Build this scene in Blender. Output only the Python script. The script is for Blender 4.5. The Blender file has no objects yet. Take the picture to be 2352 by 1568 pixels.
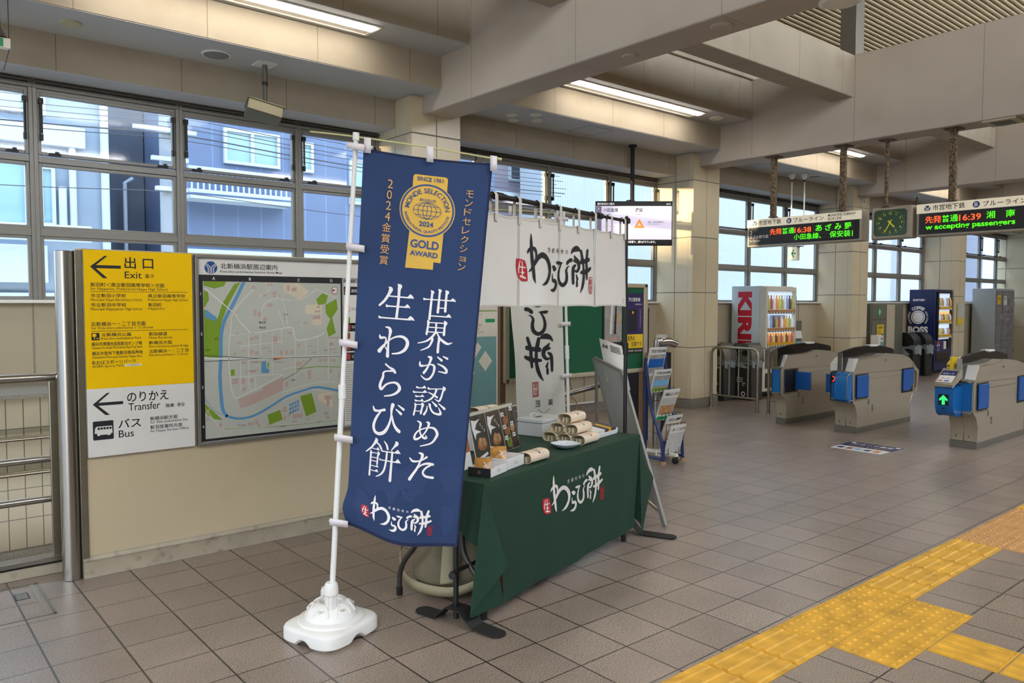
import bpy, math, random
from mathutils import Vector as V, Matrix
from mathutils.geometry import tessellate_polygon
random.seed(4)
S = bpy.context.scene
COL = S.collection
sin, cos, pi, R = math.sin, math.cos, math.pi, math.radians

# ---------------------------------------------------------------- camera
cd = bpy.data.cameras.new('camera'); cam = bpy.data.objects.new('camera', cd); COL.objects.link(cam)
cd.sensor_fit = 'HORIZONTAL'; cd.sensor_width = 36.0; cd.lens = 27.27; cd.clip_end = 300; cd.clip_start = .05
cr, cu, cw = V((.763908, -.645324, .00087)), V((.031332, .038436, .99877)), V((.644564, .762941, -.04958))
cam.matrix_world = Matrix(((cr.x, cu.x, -cw.x, 0), (cr.y, cu.y, -cw.y, 0), (cr.z, cu.z, -cw.z, 1.6047), (0, 0, 0, 1)))
S.camera = cam
# ---------------------------------------------------------------- world, sun, exposure
S.view_settings.view_transform = 'Standard'; S.view_settings.look = 'None'
S.view_settings.gamma = 1.0; S.view_settings.use_curve_mapping = False
S.view_settings.exposure = 1.55
SKY, SUN, LAMP = 2.2, 5.5, 9.0
w = bpy.data.worlds.new('sky'); S.world = w; w.use_nodes = True
wt = w.node_tree; bg = wt.nodes['Background']
tc = wt.nodes.new('ShaderNodeTexCoord'); sx = wt.nodes.new('ShaderNodeSeparateXYZ'); rp = wt.nodes.new('ShaderNodeValToRGB')
wt.links.new(tc.outputs['Generated'], sx.inputs[0]); wt.links.new(sx.outputs[2], rp.inputs[0]); wt.links.new(rp.outputs[0], bg.inputs[0])
rp.color_ramp.elements[0].position = 0.0; rp.color_ramp.elements[0].color = (.93, .93, .92, 1)
rp.color_ramp.elements[1].position = .6; rp.color_ramp.elements[1].color = (.66, .79, 1.0, 1)
bg.inputs[1].default_value = SKY
sl = bpy.data.lights.new('sun', 'SUN'); so = bpy.data.objects.new('sun', sl); COL.objects.link(so)
sl.energy = SUN; sl.color = (1, .72, .42); sl.angle = R(1.6)
so.rotation_euler = V((1, -.35, -.05)).to_track_quat('-Z', 'Y').to_euler()
S.cycles.max_bounces = 7; S.cycles.diffuse_bounces = 4; S.cycles.glossy_bounces = 3; S.cycles.transmission_bounces = 4
S.cycles.transparent_max_bounces = 12; S.cycles.caustics_reflective = False; S.cycles.caustics_refractive = False
S.cycles.sample_clamp_indirect = 6; S.cycles.use_denoising = True

# ---------------------------------------------------------------- materials
def lin(h):
    h = h.lstrip('#'); o = []
    for i in (0, 2, 4):
        c = int(h[i:i+2], 16)/255; o.append(c/12.92 if c < .04045 else ((c+.055)/1.055)**2.4)
    return o
MATS = {}
def mat(name, hexc, rough=.55, metal=0, var=.05, scale=5, bump=0, bs=60, emit=0, stretch=None, spec=.5, trans=0):
    m = bpy.data.materials.new(name); MATS[name] = m; m.use_nodes = True
    t = m.node_tree; N = t.nodes; p = N['Principled BSDF']
    c = lin(hexc)
    g = N.new('ShaderNodeNewGeometry')
    src = g.outputs['Position']
    if stretch:
        mp = N.new('ShaderNodeMapping'); mp.inputs['Scale'].default_value = stretch; t.links.new(src, mp.inputs[0]); src = mp.outputs[0]
    n = N.new('ShaderNodeTexNoise'); n.inputs['Scale'].default_value = scale; n.inputs['Detail'].default_value = 4
    t.links.new(src, n.inputs['Vector'])
    r = N.new('ShaderNodeValToRGB')
    r.color_ramp.elements[0].position = .3; r.color_ramp.elements[1].position = .7
    r.color_ramp.elements[0].color = (*[max(0, x*(1-var)) for x in c], 1); r.color_ramp.elements[1].color = (*[min(1, x*(1+var)) for x in c], 1)
    t.links.new(n.outputs[0], r.inputs[0]); t.links.new(r.outputs[0], p.inputs['Base Color'])
    p.inputs['Roughness'].default_value = rough; p.inputs['Metallic'].default_value = metal
    p.inputs['Specular IOR Level'].default_value = spec
    if bump:
        n2 = N.new('ShaderNodeTexNoise'); n2.inputs['Scale'].default_value = bs; t.links.new(g.outputs['Position'], n2.inputs['Vector'])
        b = N.new('ShaderNodeBump'); b.inputs['Strength'].default_value = bump; b.inputs['Distance'].default_value = .002
        t.links.new(n2.outputs[0], b.inputs['Height']); t.links.new(b.outputs[0], p.inputs['Normal'])
    if emit:
        p.inputs['Emission Color'].default_value = (*c, 1); p.inputs['Emission Strength'].default_value = emit
    if trans:
        p.inputs['Transmission Weight'].default_value = trans
    return m
def math_node(t, op, a, b=None, clamp=False):
    n = t.nodes.new('ShaderNodeMath'); n.operation = op; n.use_clamp = clamp
    for i, x in enumerate((a, b)):
        if x is None: continue
        if isinstance(x, (int, float)): n.inputs[i].default_value = x
        else: t.links.new(x, n.inputs[i])
    return n.outputs[0]
def mix_rgb(t, f, a, b):
    n = t.nodes.new('ShaderNodeMix'); n.data_type = 'RGBA'
    t.links.new(f, n.inputs[0])
    for i, x in ((6, a), (7, b)):
        if isinstance(x, (list, tuple)): n.inputs[i].default_value = (*x, 1)
        else: t.links.new(x, n.inputs[i])
    return n.outputs[2]
def base_src(m):
    p = m.node_tree.nodes['Principled BSDF']; return p, p.inputs['Base Color'].links[0].from_socket
def grid_lines(m, axis_specs, colour, rough=None):
    """dark joints: axis_specs = [(axis, pitch, offset, halfwidth)] on world position"""
    t = m.node_tree; p, src = base_src(m)
    g = t.nodes.new('ShaderNodeNewGeometry'); s = t.nodes.new('ShaderNodeSeparateXYZ'); t.links.new(g.outputs['Position'], s.inputs[0])
    f = None
    for ax, pitch, off, hw in axis_specs:
        x = math_node(t, 'SUBTRACT', s.outputs[ax], off); x = math_node(t, 'DIVIDE', x, pitch)
        x = math_node(t, 'FRACT', math_node(t, 'ADD', x, .5)); x = math_node(t, 'ABSOLUTE', math_node(t, 'SUBTRACT', x, .5))
        x = math_node(t, 'LESS_THAN', x, hw/pitch)
        f = x if f is None else math_node(t, 'MAXIMUM', f, x)
    t.links.new(mix_rgb(t, f, src, lin(colour)), p.inputs['Base Color'])
    return f
def speckle(m, scale, lo, hi, colour, fac=.6):
    t = m.node_tree; p, src = base_src(m)
    g = t.nodes.new('ShaderNodeNewGeometry'); n = t.nodes.new('ShaderNodeTexNoise'); n.inputs['Scale'].default_value = scale; n.inputs['Detail'].default_value = 2
    t.links.new(g.outputs['Position'], n.inputs['Vector'])
    mr = t.nodes.new('ShaderNodeMapRange'); mr.inputs[1].default_value = lo; mr.inputs[2].default_value = hi; mr.inputs[4].default_value = fac
    t.links.new(n.outputs[0], mr.inputs[0]); t.links.new(mix_rgb(t, mr.outputs[0], src, lin(colour)), p.inputs['Base Color'])

M = MATS
mat('fascia', 'a59a88', .8, var=.07, scale=1.6, bump=.15, bs=30); speckle(M['fascia'], 2.3, .58, .8, '8f806c', .45)
grid_lines(M['fascia'], [(0, 1.02, .33, .0035)], '7a6d5c')
mat('soffit', 'b4b3b0', .75, var=.04, scale=1.2)
mat('beam', 'b5a999', .8, var=.06, scale=1.4, bump=.12, bs=25); speckle(M['beam'], 1.7, .6, .85, '93866f', .4)
grid_lines(M['beam'], [(1, 1.48, 3.36, .003)], '8a7d6d')
mat('roof_metal', 'cfc3a6', .5, .3, var=.1, scale=2)
mat('tile_panel', 'cdbd9d', .2, var=.03, scale=1.5)
mat('joint', '8d8878', .8)
mat('wall_beige', 'b4a88e', .45, var=.05, scale=1.2)
mat('partition_paint', 'c3b291', .42, var=.04, scale=1.5); speckle(M['partition_paint'], 3, .62, .8, 'a5947a', .35)
mat('base_paint', 'aa9f88', .6, var=.1, scale=6); speckle(M['base_paint'], 14, .56, .75, '6f6350', .6)
mat('granite', '8c8678', .5, var=.1, scale=30); speckle(M['granite'], 160, .5, .62, '4d483f', .8)
mat('stair_tile', 'a89e86', .35, var=.06, scale=3); grid_lines(M['stair_tile'], [(0, .115, .04, .0035), (2, .235, .40, .003)], '55534c')
mat('floor_tile', '998879', .36, var=.10, scale=2.6, bump=.5, bs=170); speckle(M['floor_tile'], 150, .5, .60, '594b40', .75)
fl_f = grid_lines(M['floor_tile'], [(0, .3, .6057, .0046), (1, .3, 4.1703, .0038)], '342e27')
MATS['floor_tile'].node_tree.nodes['Principled BSDF'].inputs['Coat Weight'].default_value = .45; MATS['floor_tile'].node_tree.nodes['Principled BSDF'].inputs['Coat Roughness'].default_value = .28
def _tile_tone():
    m = M['floor_tile']; t = m.node_tree; p, src = base_src(m)
    g = t.nodes.new('ShaderNodeNewGeometry'); s = t.nodes.new('ShaderNodeVectorMath'); s.operation = 'SUBTRACT'; s.inputs[1].default_value = (.6057, 4.1703, 0)
    t.links.new(g.outputs['Position'], s.inputs[0])
    d = t.nodes.new('ShaderNodeVectorMath'); d.operation = 'SCALE'; d.inputs[3].default_value = 1/.3; t.links.new(s.outputs[0], d.inputs[0])
    fl = t.nodes.new('ShaderNodeVectorMath'); fl.operation = 'FLOOR'; t.links.new(d.outputs[0], fl.inputs[0])
    wn = t.nodes.new('ShaderNodeTexWhiteNoise'); t.links.new(fl.outputs[0], wn.inputs[0])
    h = t.nodes.new('ShaderNodeHueSaturation'); h.inputs['Saturation'].default_value = 1
    mr = t.nodes.new('ShaderNodeMapRange'); mr.inputs[3].default_value = .90; mr.inputs[4].default_value = 1.08
    t.links.new(wn.outputs[0], mr.inputs[0]); t.links.new(mr.outputs[0], h.inputs['Value']); t.links.new(src, h.inputs['Color']); t.links.new(h.outputs[0], p.inputs['Base Color'])
_tile_tone()
mat('tactile', 'd6a233', .5, var=.22, scale=9, bump=.3, bs=120); mat('tactile_old', 'c8955a', .55, var=.08, scale=6, bump=.2, bs=120)
mat('alu', '87847d', .42, .55, var=.05, scale=2, stretch=(.3, 1, 3)); mat('alu_dark', '55524b', .5, .4)
mat('steel', 'a9a49a', .27, 1, var=.06, scale=3, stretch=(1, 1, .1)); mat('steel_brushed', '99917f', .36, 1, var=.06, scale=4, stretch=(.2, 1, 6))
mat('gate_steel', 'aca08a', .38, .35, var=.05, scale=3, stretch=(.3, 1, 5)); mat('galvanised', '9fa39f', .32, .2, var=.05, scale=3); mat('sensor_metal', '6f6a55', .5, .4); mat('chrome', 'c9c7c2', .12, 1, var=.02)
mat('black', '141312', .45, var=.1); mat('black_matte', '1b1a19', .7, var=.1); mat('rubber', '191817', .8); mat('dark', '2f2c29', .5); mat('black_gloss', '0b0b0c', .12)
mat('white_plastic', 'e9e6dd', .4, var=.02); mat('white_tape', 'e3dbd9', .7, var=.03); mat('white_paint', 'dedbd2', .4, var=.03); mat('offwhite', 'd8d2bf', .5, var=.03)
mat('yellow_sign', 'f2c200', .6, var=.02, spec=.15); mat('yellow', 'e2bd1c', .5); mat('rod', 'c9c489', .5)
mat('ink', '17151a', .6, var=.05); mat('ink_white', 'efe9e4', .7, var=.02); mat('ink_red', 'b3202c', .7, var=.06); mat('ink_blue', '17457f', .5); mat('ink_gold', 'd5a05a', .6, var=.04)
mat('navy_cloth', '243a60', .85, var=.10, scale=2.2, bump=.1, bs=400); mat('navy_map', '243861', .75, var=.05, scale=4); mat('navy_hem', '101c40', .8)
mat('gold', 'dbac30', .5, var=.12, scale=3); mat('gold_blue', '2a477c', .6)
mat('noren_cloth', 'dad6cd', .85, var=.03, scale=3, bump=.15, bs=300); mat('noren_tab', 'cfcac0', .85, var=.03); mat('seam', 'c3beb2', .85)
mat('nobori_white', 'd6d3c6', .6, var=.04, scale=3, bump=.25, bs=18)
mat('green_cloth', '103624', .72, var=.07, scale=4, bump=.1, bs=500)
mat('green_board', '0c5637', .8, var=.06, scale=20, bump=.1, bs=300); mat('board_frame', 'b5aa90', .45, .2); mat('brown_post', '76573a', .5, var=.1)
mat('leg_grey', '4b4844', .4, .6); mat('canvas', '7a7058', .85, var=.12, scale=14, bump=.3, bs=300); mat('canvas_strap', 'a39878', .85, var=.08, scale=60, stretch=(1, 1, 8)); mat('kraft', 'a77f55', .7, var=.05); mat('pale_paper', 'e6cfc0', .7)
mat('box_grey', 'b9bab4', .45, var=.02); mat('box_white', 'e6e3de', .55); mat('box_black', '1d1b1c', .6)
mat('sleeve', 'e3cfb4', .6, var=.06, scale=9); mat('sleeve_pink', 'd39b92', .6); mat('sleeve_in', 'd6c7a6', .7); mat('photo_dark', '37322c', .25, var=.25, scale=20); mat('photo_brown', '9a5c36', .3, var=.35, scale=45); mat('photo_tan', 'b98a5c', .3, var=.3, scale=35); mat('photo_green', '6d7a2f', .3, var=.3, scale=40); mat('photo_cream', 'd8cdb4', .4, var=.1, scale=30); mat('photo_bean', '4a3429', .3, var=.5, scale=120)
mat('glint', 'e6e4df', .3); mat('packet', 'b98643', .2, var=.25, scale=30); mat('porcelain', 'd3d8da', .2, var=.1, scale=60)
mat('gift_yellow', 'd9a521', .5); mat('gift_black', '433d36', .5)
mat('blue_panel', '1466a8', .3, var=.03); mat('blue_flap', '11539b', .45, var=.05); mat('blue_deep', '16204f', .3); mat('kirin_red', 'c4142c', .35); mat('vend_white', 'd6d6d0', .3, var=.03); mat('vend_side', 'c7d0d0', .3, var=.03)
mat('teal', '6f9a97', .5); mat('map_cream', 'd9d2c0', .45); mat('map_ground', 'b9bbae', .3, var=.03); mat('map_green', '7b9a2c', .3); mat('map_blue', '5e93bb', .3); mat('map_road', 'd9dad2', .3); mat('map_pink', 'b8a096', .3); mat('map_peach', 'd3c6ab', .3); mat('map_red', 'a8433c', .4); mat('orange', 'e2761b', .5); mat('map_lt_blue', '74aed0', .3)
mat('paper', 'dcd8cf', .6, var=.03); mat('paper_grey', 'b9b6ae', .6, var=.15, scale=50); mat('poster_purple', '33295a', .4, var=.08); mat('poster_grey', '9a968f', .5, var=.2, scale=20); mat('rack_blue', '1b2b5e', .4); mat('sign_blue', '1059a5', .4)
mat('clear_plastic', 'c8d2d2', .15, trans=.6); mat('locker_side', 'a9aaa5', .35, var=.04); mat('locker_door', '7d7573', .4, var=.04); mat('cab_grey', '6f6b5f', .4, .3, var=.05)
mat('rust', '7d6a50', .7, .3, var=.5, scale=28, bump=.4, bs=60); speckle(M['rust'], 45, .5, .6, '3d2a1a', .85)
mat('clock_green', '29492a', .25, var=.03); mat('clock_case', 'a89d88', .4, .2); mat('clock_yellow', 'd8dc3a', .5, emit=.05)
mat('led_panel', '241c18', .5); mat('led_green', '46ee12', .5, emit=.55); mat('led_red', 'ff5424', .5, emit=.6); mat('sign_cream', 'e6dbc0', .5, emit=.12)
mat('screen_lav', 'cfc7dc', .4, emit=.2); mat('screen_black', '08080a', .3); mat('screen_white', 'ffffff', .4, emit=.3); mat('screen_grey', '6d6a80', .4, emit=.1); mat('screen_orange', 'f08018', .4, emit=.25); mat('screen_ink', '26222a', .5)
mat('vend_glow', 'cfe0f5', .4, emit=.25); mat('vend_glow_warm', 'f5c787', .4, emit=.22)
for n, h in (('b_green', 'a8b070'), ('b_red', 'b0605a'), ('b_white', 'dfe6ee'), ('b_blue', '86a2cc'), ('b_orange', 'd99a5a'), ('b_brown', '6b4236'), ('b_yellow', 'd8c870')): mat(n, h, .3, emit=.07)
mat('exit_panel', 'd6d8b8', .5, emit=.15); mat('exit_green', '128045', .5, emit=.05); mat('arrow_green', '2cff6a', .5, emit=.5); mat('arrow_red', 'ff3a2a', .5, emit=.5)
mat('fill_glow', 'fffaf4', .5, emit=20); mat('lamp_glow', 'fff7ec', .5, emit=LAMP); mat('lamp_white', 'e3ddce', .4); mat('speaker_mesh', '7c7b78', .7); mat('detector', 'b7b193', .5)
mat('out_grey', '8090a2', .8, var=.03, scale=1); mat('out_white', 'aebcc9', .8, var=.03, scale=1); mat('out_slate', '5b6c8c', .7, var=.05, scale=1); grid_lines(M['out_slate'], [(0, .42, .1, .012)], '677ca5')
mat('out_dark', '444f60', .8, var=.1, scale=2); mat('out_glass', '8badbb', .15, var=.1, scale=1); mat('out_pink', '908c9c', .8, var=.03); mat('out_brick', '8d6354', .8, var=.1); mat('out_corr', '98a4b0', .7, var=.02); grid_lines(M['out_corr'], [(0, .075, 0, .008)], '8592a0')
mat('out_tile', '7d8496', .8, var=.08, scale=20); grid_lines(M['out_tile'], [(0, .9, 0, .012), (2, .9, 0, .012)], '6f7484'); mat('out_pole', '8b929b', .8, var=.05); mat('cable', '3c4048', .7); mat('asphalt', '77797c', .9, var=.1)
def glass(name, tint, gl):
    m = bpy.data.materials.new(name); MATS[name] = m; m.use_nodes = True; t = m.node_tree; t.nodes.clear()
    o = t.nodes.new('ShaderNodeOutputMaterial'); a = t.nodes.new('ShaderNodeBsdfTransparent'); b = t.nodes.new('ShaderNodeBsdfGlossy'); x = t.nodes.new('ShaderNodeMixShader')
    n = t.nodes.new('ShaderNodeTexNoise'); n.inputs['Scale'].default_value = 3; r = t.nodes.new('ShaderNodeMapRange'); r.inputs[3].default_value = gl*.7; r.inputs[4].default_value = gl*1.3
    g = t.nodes.new('ShaderNodeNewGeometry'); t.links.new(g.outputs['Position'], n.inputs['Vector']); t.links.new(n.outputs[0], r.inputs[0]); t.links.new(r.outputs[0], x.inputs[0])
    a.inputs[0].default_value = (*tint, 1); b.inputs[1].default_value = .06
    t.links.new(a.outputs[0], x.inputs[1]); t.links.new(b.outputs[0], x.inputs[2]); t.links.new(x.outputs[0], o.inputs[0])
glass('glass', (.93, .97, .98), .03); glass('acrylic', (.96, .97, .97), .06)

# ---------------------------------------------------------------- mesh collector
def catmull(pts, n=6):
    if len(pts) < 3: return [tuple(a+(b-a)*i/n for a, b in zip(*pts)) for i in range(n+1)] if len(pts) == 2 else pts
    P = [pts[0]]+list(pts)+[pts[-1]]; o = []
    for i in range(1, len(P)-2):
        for k in range(n):
            t = k/n
            o.append(tuple(.5*((2*b)+(c-a)*t+(2*a-5*b+4*c-d)*t*t+(3*b-a-3*c+d)*t**3) for a, b, c, d in zip(P[i-1], P[i], P[i+1], P[i+2])))
    o.append(tuple(pts[-1])); return o
def ribbon(pts, n=6, caps=True):
    """pts (x,y,w) -> 2d verts, faces of a brush stroke"""
    q = catmull(pts, n) if n > 1 else pts; vs = []; fs = []
    m = len(q)
    for i, (x, y, wd) in enumerate(q):
        a = q[max(0, i-1)]; b = q[min(m-1, i+1)]; dx, dy = b[0]-a[0], b[1]-a[1]; l = math.hypot(dx, dy) or 1
        nx, ny = -dy/l*wd/2, dx/l*wd/2
        vs += [(x+nx, y+ny), (x-nx, y-ny)]
        if i: fs.append((2*i-2, 2*i-1, 2*i+1, 2*i))
    if caps:
        for e, (x, y, wd) in ((0, q[0]), (1, q[-1])):
            if wd <= 0: continue
            a, b = (q[1], q[0]) if e == 0 else (q[-2], q[-1]); an = math.atan2(b[1]-a[1], b[0]-a[0]); s = len(vs)
            vs += [(x+cos(an+t*pi/6-pi/2)*wd/2, y+sin(an+t*pi/6-pi/2)*wd/2) for t in range(7)]
            fs.append(tuple(range(s, s+7)))
    return vs, fs
TX = {}
def txt(body, bold=0, res=3):
    k = (body, bold)
    if k not in TX:
        c = bpy.data.curves.new('t', 'FONT'); c.body = body; c.size = 1; c.resolution_u = res; c.offset = bold; c.dimensions = '2D'; c.fill_mode = 'FRONT'
        o = bpy.data.objects.new('t', c); COL.objects.link(o)
        me = bpy.data.meshes.new_from_object(o.evaluated_get(bpy.context.evaluated_depsgraph_get()))
        vs = [(v.co.x, v.co.y) for v in me.vertices]; fs = [tuple(p.vertices) for p in me.polygons]
        bpy.data.objects.remove(o); bpy.data.curves.remove(c); bpy.data.meshes.remove(me)
        xs = [a for a, b in vs] or [0, 1]; ys = [b for a, b in vs] or [0, 1]
        TX[k] = (vs, fs, min(xs), max(xs), min(ys), max(ys))
    return TX[k]
def plane(O, U, W):
    O, U, W = V(O), V(U).normalized(), V(W).normalized(); n = U.cross(W)
    return lambda u, v, o=0: O+U*u+W*v+n*o
class B:
    def __init__(s, T=None): s.v = []; s.f = []; s.mi = []; s.ms = []; s.T = T; s.fn = None
    def add(s, vs, fs, m):
        if m not in s.ms: s.ms.append(m)
        k = s.ms.index(m); o = len(s.v)
        s.v += [(s.T @ V(p)) if s.T else V(p) for p in vs]; s.f += [tuple(i+o for i in f) for f in fs]; s.mi += [k]*len(fs); return s
    def box(s, x0, y0, z0, x1, y1, z1, m):
        return s.add([(x0, y0, z0), (x1, y0, z0), (x1, y1, z0), (x0, y1, z0), (x0, y0, z1), (x1, y0, z1), (x1, y1, z1), (x0, y1, z1)],
                     [(0, 3, 2, 1), (4, 5, 6, 7), (0, 1, 5, 4), (1, 2, 6, 5), (2, 3, 7, 6), (3, 0, 4, 7)], m)
    def cyl(s, p, q, r, m, r2=None, n=16):
        p, q = V(p), V(q); d = (q-p).normalized(); a = d.orthogonal().normalized(); b = d.cross(a); r2 = r if r2 is None else r2
        vs = [p+(a*cos(2*pi*i/n)+b*sin(2*pi*i/n))*r for i in range(n)]+[q+(a*cos(2*pi*i/n)+b*sin(2*pi*i/n))*r2 for i in range(n)]
        return s.add(vs, [(i, (i+1) % n, n+(i+1) % n, n+i) for i in range(n)]+[tuple(range(n-1, -1, -1)), tuple(range(n, 2*n))], m)
    def tube(s, pts, r, m, n=10, smooth=0, closed=False):
        pts = [V(p) for p in (catmull([tuple(p) for p in pts], smooth) if smooth else pts)]; k = len(pts); vs = []
        t0 = (pts[1]-pts[0]).normalized(); a = t0.orthogonal().normalized()
        for i, p in enumerate(pts):
            t = (pts[min(k-1, i+1)]-pts[max(0, i-1)]).normalized(); a = (a-t*a.dot(t)).normalized(); b = t.cross(a)
            rr = r[i] if isinstance(r, (list, tuple)) else r
            vs += [p+(a*cos(2*pi*j/n)+b*sin(2*pi*j/n))*rr for j in range(n)]
        fs = [(i*n+j, i*n+(j+1) % n, (i+1)*n+(j+1) % n, (i+1)*n+j) for i in range(k-1) for j in range(n)]
        return s.add(vs, fs+[tuple(range(n-1, -1, -1)), tuple(range((k-1)*n, k*n))], m)
    def lathe(s, prof, m, c=(0, 0, 0), n=32):
        vs = []; k = len(prof)
        for r, z in prof: vs += [(c[0]+r*cos(2*pi*j/n), c[1]+r*sin(2*pi*j/n), c[2]+z) for j in range(n)]
        fs = [(i*n+j, i*n+(j+1) % n, (i+1)*n+(j+1) % n, (i+1)*n+j) for i in range(k-1) for j in range(n)]
        return s.add(vs, fs+[tuple(range(n-1, -1, -1)), tuple(range((k-1)*n, k*n))], m)
    def sph(s, c, r, m, sc=(1, 1, 1), n=16):
        pr = [(sin(pi*i/8), -cos(pi*i/8)) for i in range(9)]; vs = []
        for a, z in pr: vs += [(c[0]+r*sc[0]*a*cos(2*pi*j/n), c[1]+r*sc[1]*a*sin(2*pi*j/n), c[2]+r*sc[2]*z) for j in range(n)]
        return s.add(vs, [(i*n+j, i*n+(j+1) % n, (i+1)*n+(j+1) % n, (i+1)*n+j) for i in range(8) for j in range(n)], m)
    def prism(s, pts, a0, a1, ax, m):
        f = {'x': lambda p, a: (a, p[0], p[1]), 'y': lambda p, a: (p[0], a, p[1]), 'z': lambda p, a: (p[0], p[1], a)}[ax]; n = len(pts)
        tr = tessellate_polygon([[V((p[0], p[1], 0)) for p in pts]])
        return s.add([f(p, a0) for p in pts]+[f(p, a1) for p in pts], [(i, (i+1) % n, n+(i+1) % n, n+i) for i in range(n)]+[tuple(t) for t in tr]+[tuple(n+i for i in t[::-1]) for t in tr], m)
    def surf(s, fn, nu, nv, m):
        vs = [fn(i/nu, j/nv) for j in range(nv+1) for i in range(nu+1)]; k = nu+1
        return s.add(vs, [(j*k+i, j*k+i+1, (j+1)*k+i+1, (j+1)*k+i) for j in range(nv) for i in range(nu)], m)
    # ---- flat printing through a mapping fn(u, v, offset)
    def on(s, fn): s.fn = fn; return s
    def flat(s, vs, fs, m, off=.0008, ml=None):
        if ml:
            vs = list(vs); q = []
            for f in fs:
                for i in range(1, len(f)-1): q.append((f[0], f[i], f[i+1]))
            fs = []; cache = {}
            while q:
                a, b, c = q.pop(); e = [(a, b, c), (b, c, a), (c, a, b)]
                L = [math.dist(vs[x], vs[y]) for x, y, z in e]; k = L.index(max(L))
                if L[k] <= ml or len(vs) > 60000: fs.append((a, b, c)); continue
                x, y, z = e[k]; key = (min(x, y), max(x, y))
                if key not in cache: vs.append(((vs[x][0]+vs[y][0])/2, (vs[x][1]+vs[y][1])/2)); cache[key] = len(vs)-1
                w_ = cache[key]; q += [(x, w_, z), (w_, y, z)]
        return s.add([s.fn(u, v, off) for u, v in vs], fs, m)
    def rect(s, u0, v0, u1, v1, m, off=.0005, ml=None): return s.flat([(u0, v0), (u1, v0), (u1, v1), (u0, v1)], [(0, 1, 2, 3)], m, off, ml)
    def poly(s, pts, m, off=.0008, ml=None): return s.flat(pts, [tuple(t) for t in tessellate_polygon([[V((a, b, 0)) for a, b in pts]])], m, off, ml)
    def rrect(s, u0, v0, u1, v1, r, m, off=.0005, ml=None):
        p = []
        for cx, cy, a in ((u1-r, v1-r, 0), (u0+r, v1-r, 90), (u0+r, v0+r, 180), (u1-r, v0+r, 270)): p += [(cx+r*cos(R(a+t*22.5)), cy+r*sin(R(a+t*22.5))) for t in range(5)]
        return s.poly(p, m, off, ml)
    def disc(s, u, v, r, m, off=.0008, n=40, ry=None, ml=None): ry = ry or r; return s.flat([(u+r*cos(2*pi*i/n), v+ry*sin(2*pi*i/n)) for i in range(n)], [tuple(range(n))], m, off, ml)
    def ring(s, u, v, r0, r1, m, off=.0008, n=48, ry=1, a0=0, a1=360, ml=None):
        vs = []
        for i in range(n+1): a = R(a0+(a1-a0)*i/n); vs += [(u+r0*cos(a), v+r0*ry*sin(a)), (u+r1*cos(a), v+r1*ry*sin(a))]
        return s.flat(vs, [(2*i, 2*i+1, 2*i+3, 2*i+2) for i in range(n)], m, off, ml)
    def line(s, pts, wd, m, off=.0008, ml=None, n=1): vs, fs = ribbon([(*p[:2], wd) for p in pts], n, False); return s.flat(vs, fs, m, off, ml)
    def frame(s, u0, v0, u1, v1, t, m, off=.0008, ml=None):
        for a in ((u0, v0, u1, v0+t), (u0, v1-t, u1, v1), (u0, v0, u0+t, v1), (u1-t, v0, u1, v1)): s.rect(*a, m, off, ml)
        return s
    def text(s, body, u, v, w_, h, m, bold=0, off=.0012, al='l', rot=0, ml=None, flip=False):
        """ink box fitted to width w_ (None: keep the face's own proportion) and height h, bottom left at u, v"""
        vs, fs, x0, x1, y0, y1 = txt(body, bold); sy = h/((y1-y0) or 1); sx_ = (w_/((x1-x0) or 1)) if w_ else sy; W = (x1-x0)*sx_
        du = {'l': 0, 'c': -W/2, 'r': -W}[al]; o = []
        for a, b in vs:
            a, b = (a-x0)*sx_+du, (b-y0)*sy
            if flip: a = -a
            if rot: a, b = a*cos(rot)-b*sin(rot), a*sin(rot)+b*cos(rot)
            o.append((u+a, v+b))
        return s.flat(o, fs, m, off, ml)
    def em(s, body, u, v, h, m, bold=0, off=.0012, al='l', rot=0, ml=None, kx=1):
        """em size h, baseline at v"""
        vs, fs, x0, x1, y0, y1 = txt(body, bold); W = (x1-x0)*h*kx; du = {'l': 0, 'c': -W/2, 'r': -W}[al]; o = []
        for a, b in vs:
            a, b = (a-x0)*h*kx+du, b*h
            if rot: a, b = a*cos(rot)-b*sin(rot), a*sin(rot)+b*cos(rot)
            o.append((u+a, v+b))
        return s.flat(o, fs, m, off, ml)
    def build(s, name, parent=None, bevel=0, ang=35, solid=0, seg=2):
        me = bpy.data.meshes.new(name); me.from_pydata([tuple(p) for p in s.v], [], s.f)
        for m in s.ms: me.materials.append(MATS[m])
        me.polygons.foreach_set('material_index', s.mi); me.polygons.foreach_set('use_smooth', [True]*len(s.f))
        me.update(); me.set_sharp_from_angle(angle=R(ang))
        o = bpy.data.objects.new(name, me); COL.objects.link(o)
        if parent: o.parent = parent
        if solid: q = o.modifiers.new('s', 'SOLIDIFY'); q.thickness = solid; q.offset = 0
        if bevel: q = o.modifiers.new('b', 'BEVEL'); q.width = bevel; q.segments = seg; q.limit_method = 'ANGLE'; q.angle_limit = R(40)
        return o
def tag(o, label, cat, group=None):
    o['label'] = label; o['category'] = cat
    if group: o['group'] = group
    return o
def thing(name, label, cat, loc=(0, 0, 0), rz=0, group=None):
    o = bpy.data.objects.new(name, None); COL.objects.link(o); o.location = loc; o.rotation_euler = (0, 0, rz); o.empty_display_size = .1
    return tag(o, label, cat, group)
def struct(b, name, parent=None, **k):
    o = b.build(name, parent, **k)
    if not parent: o['kind'] = 'structure'
    return o
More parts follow.
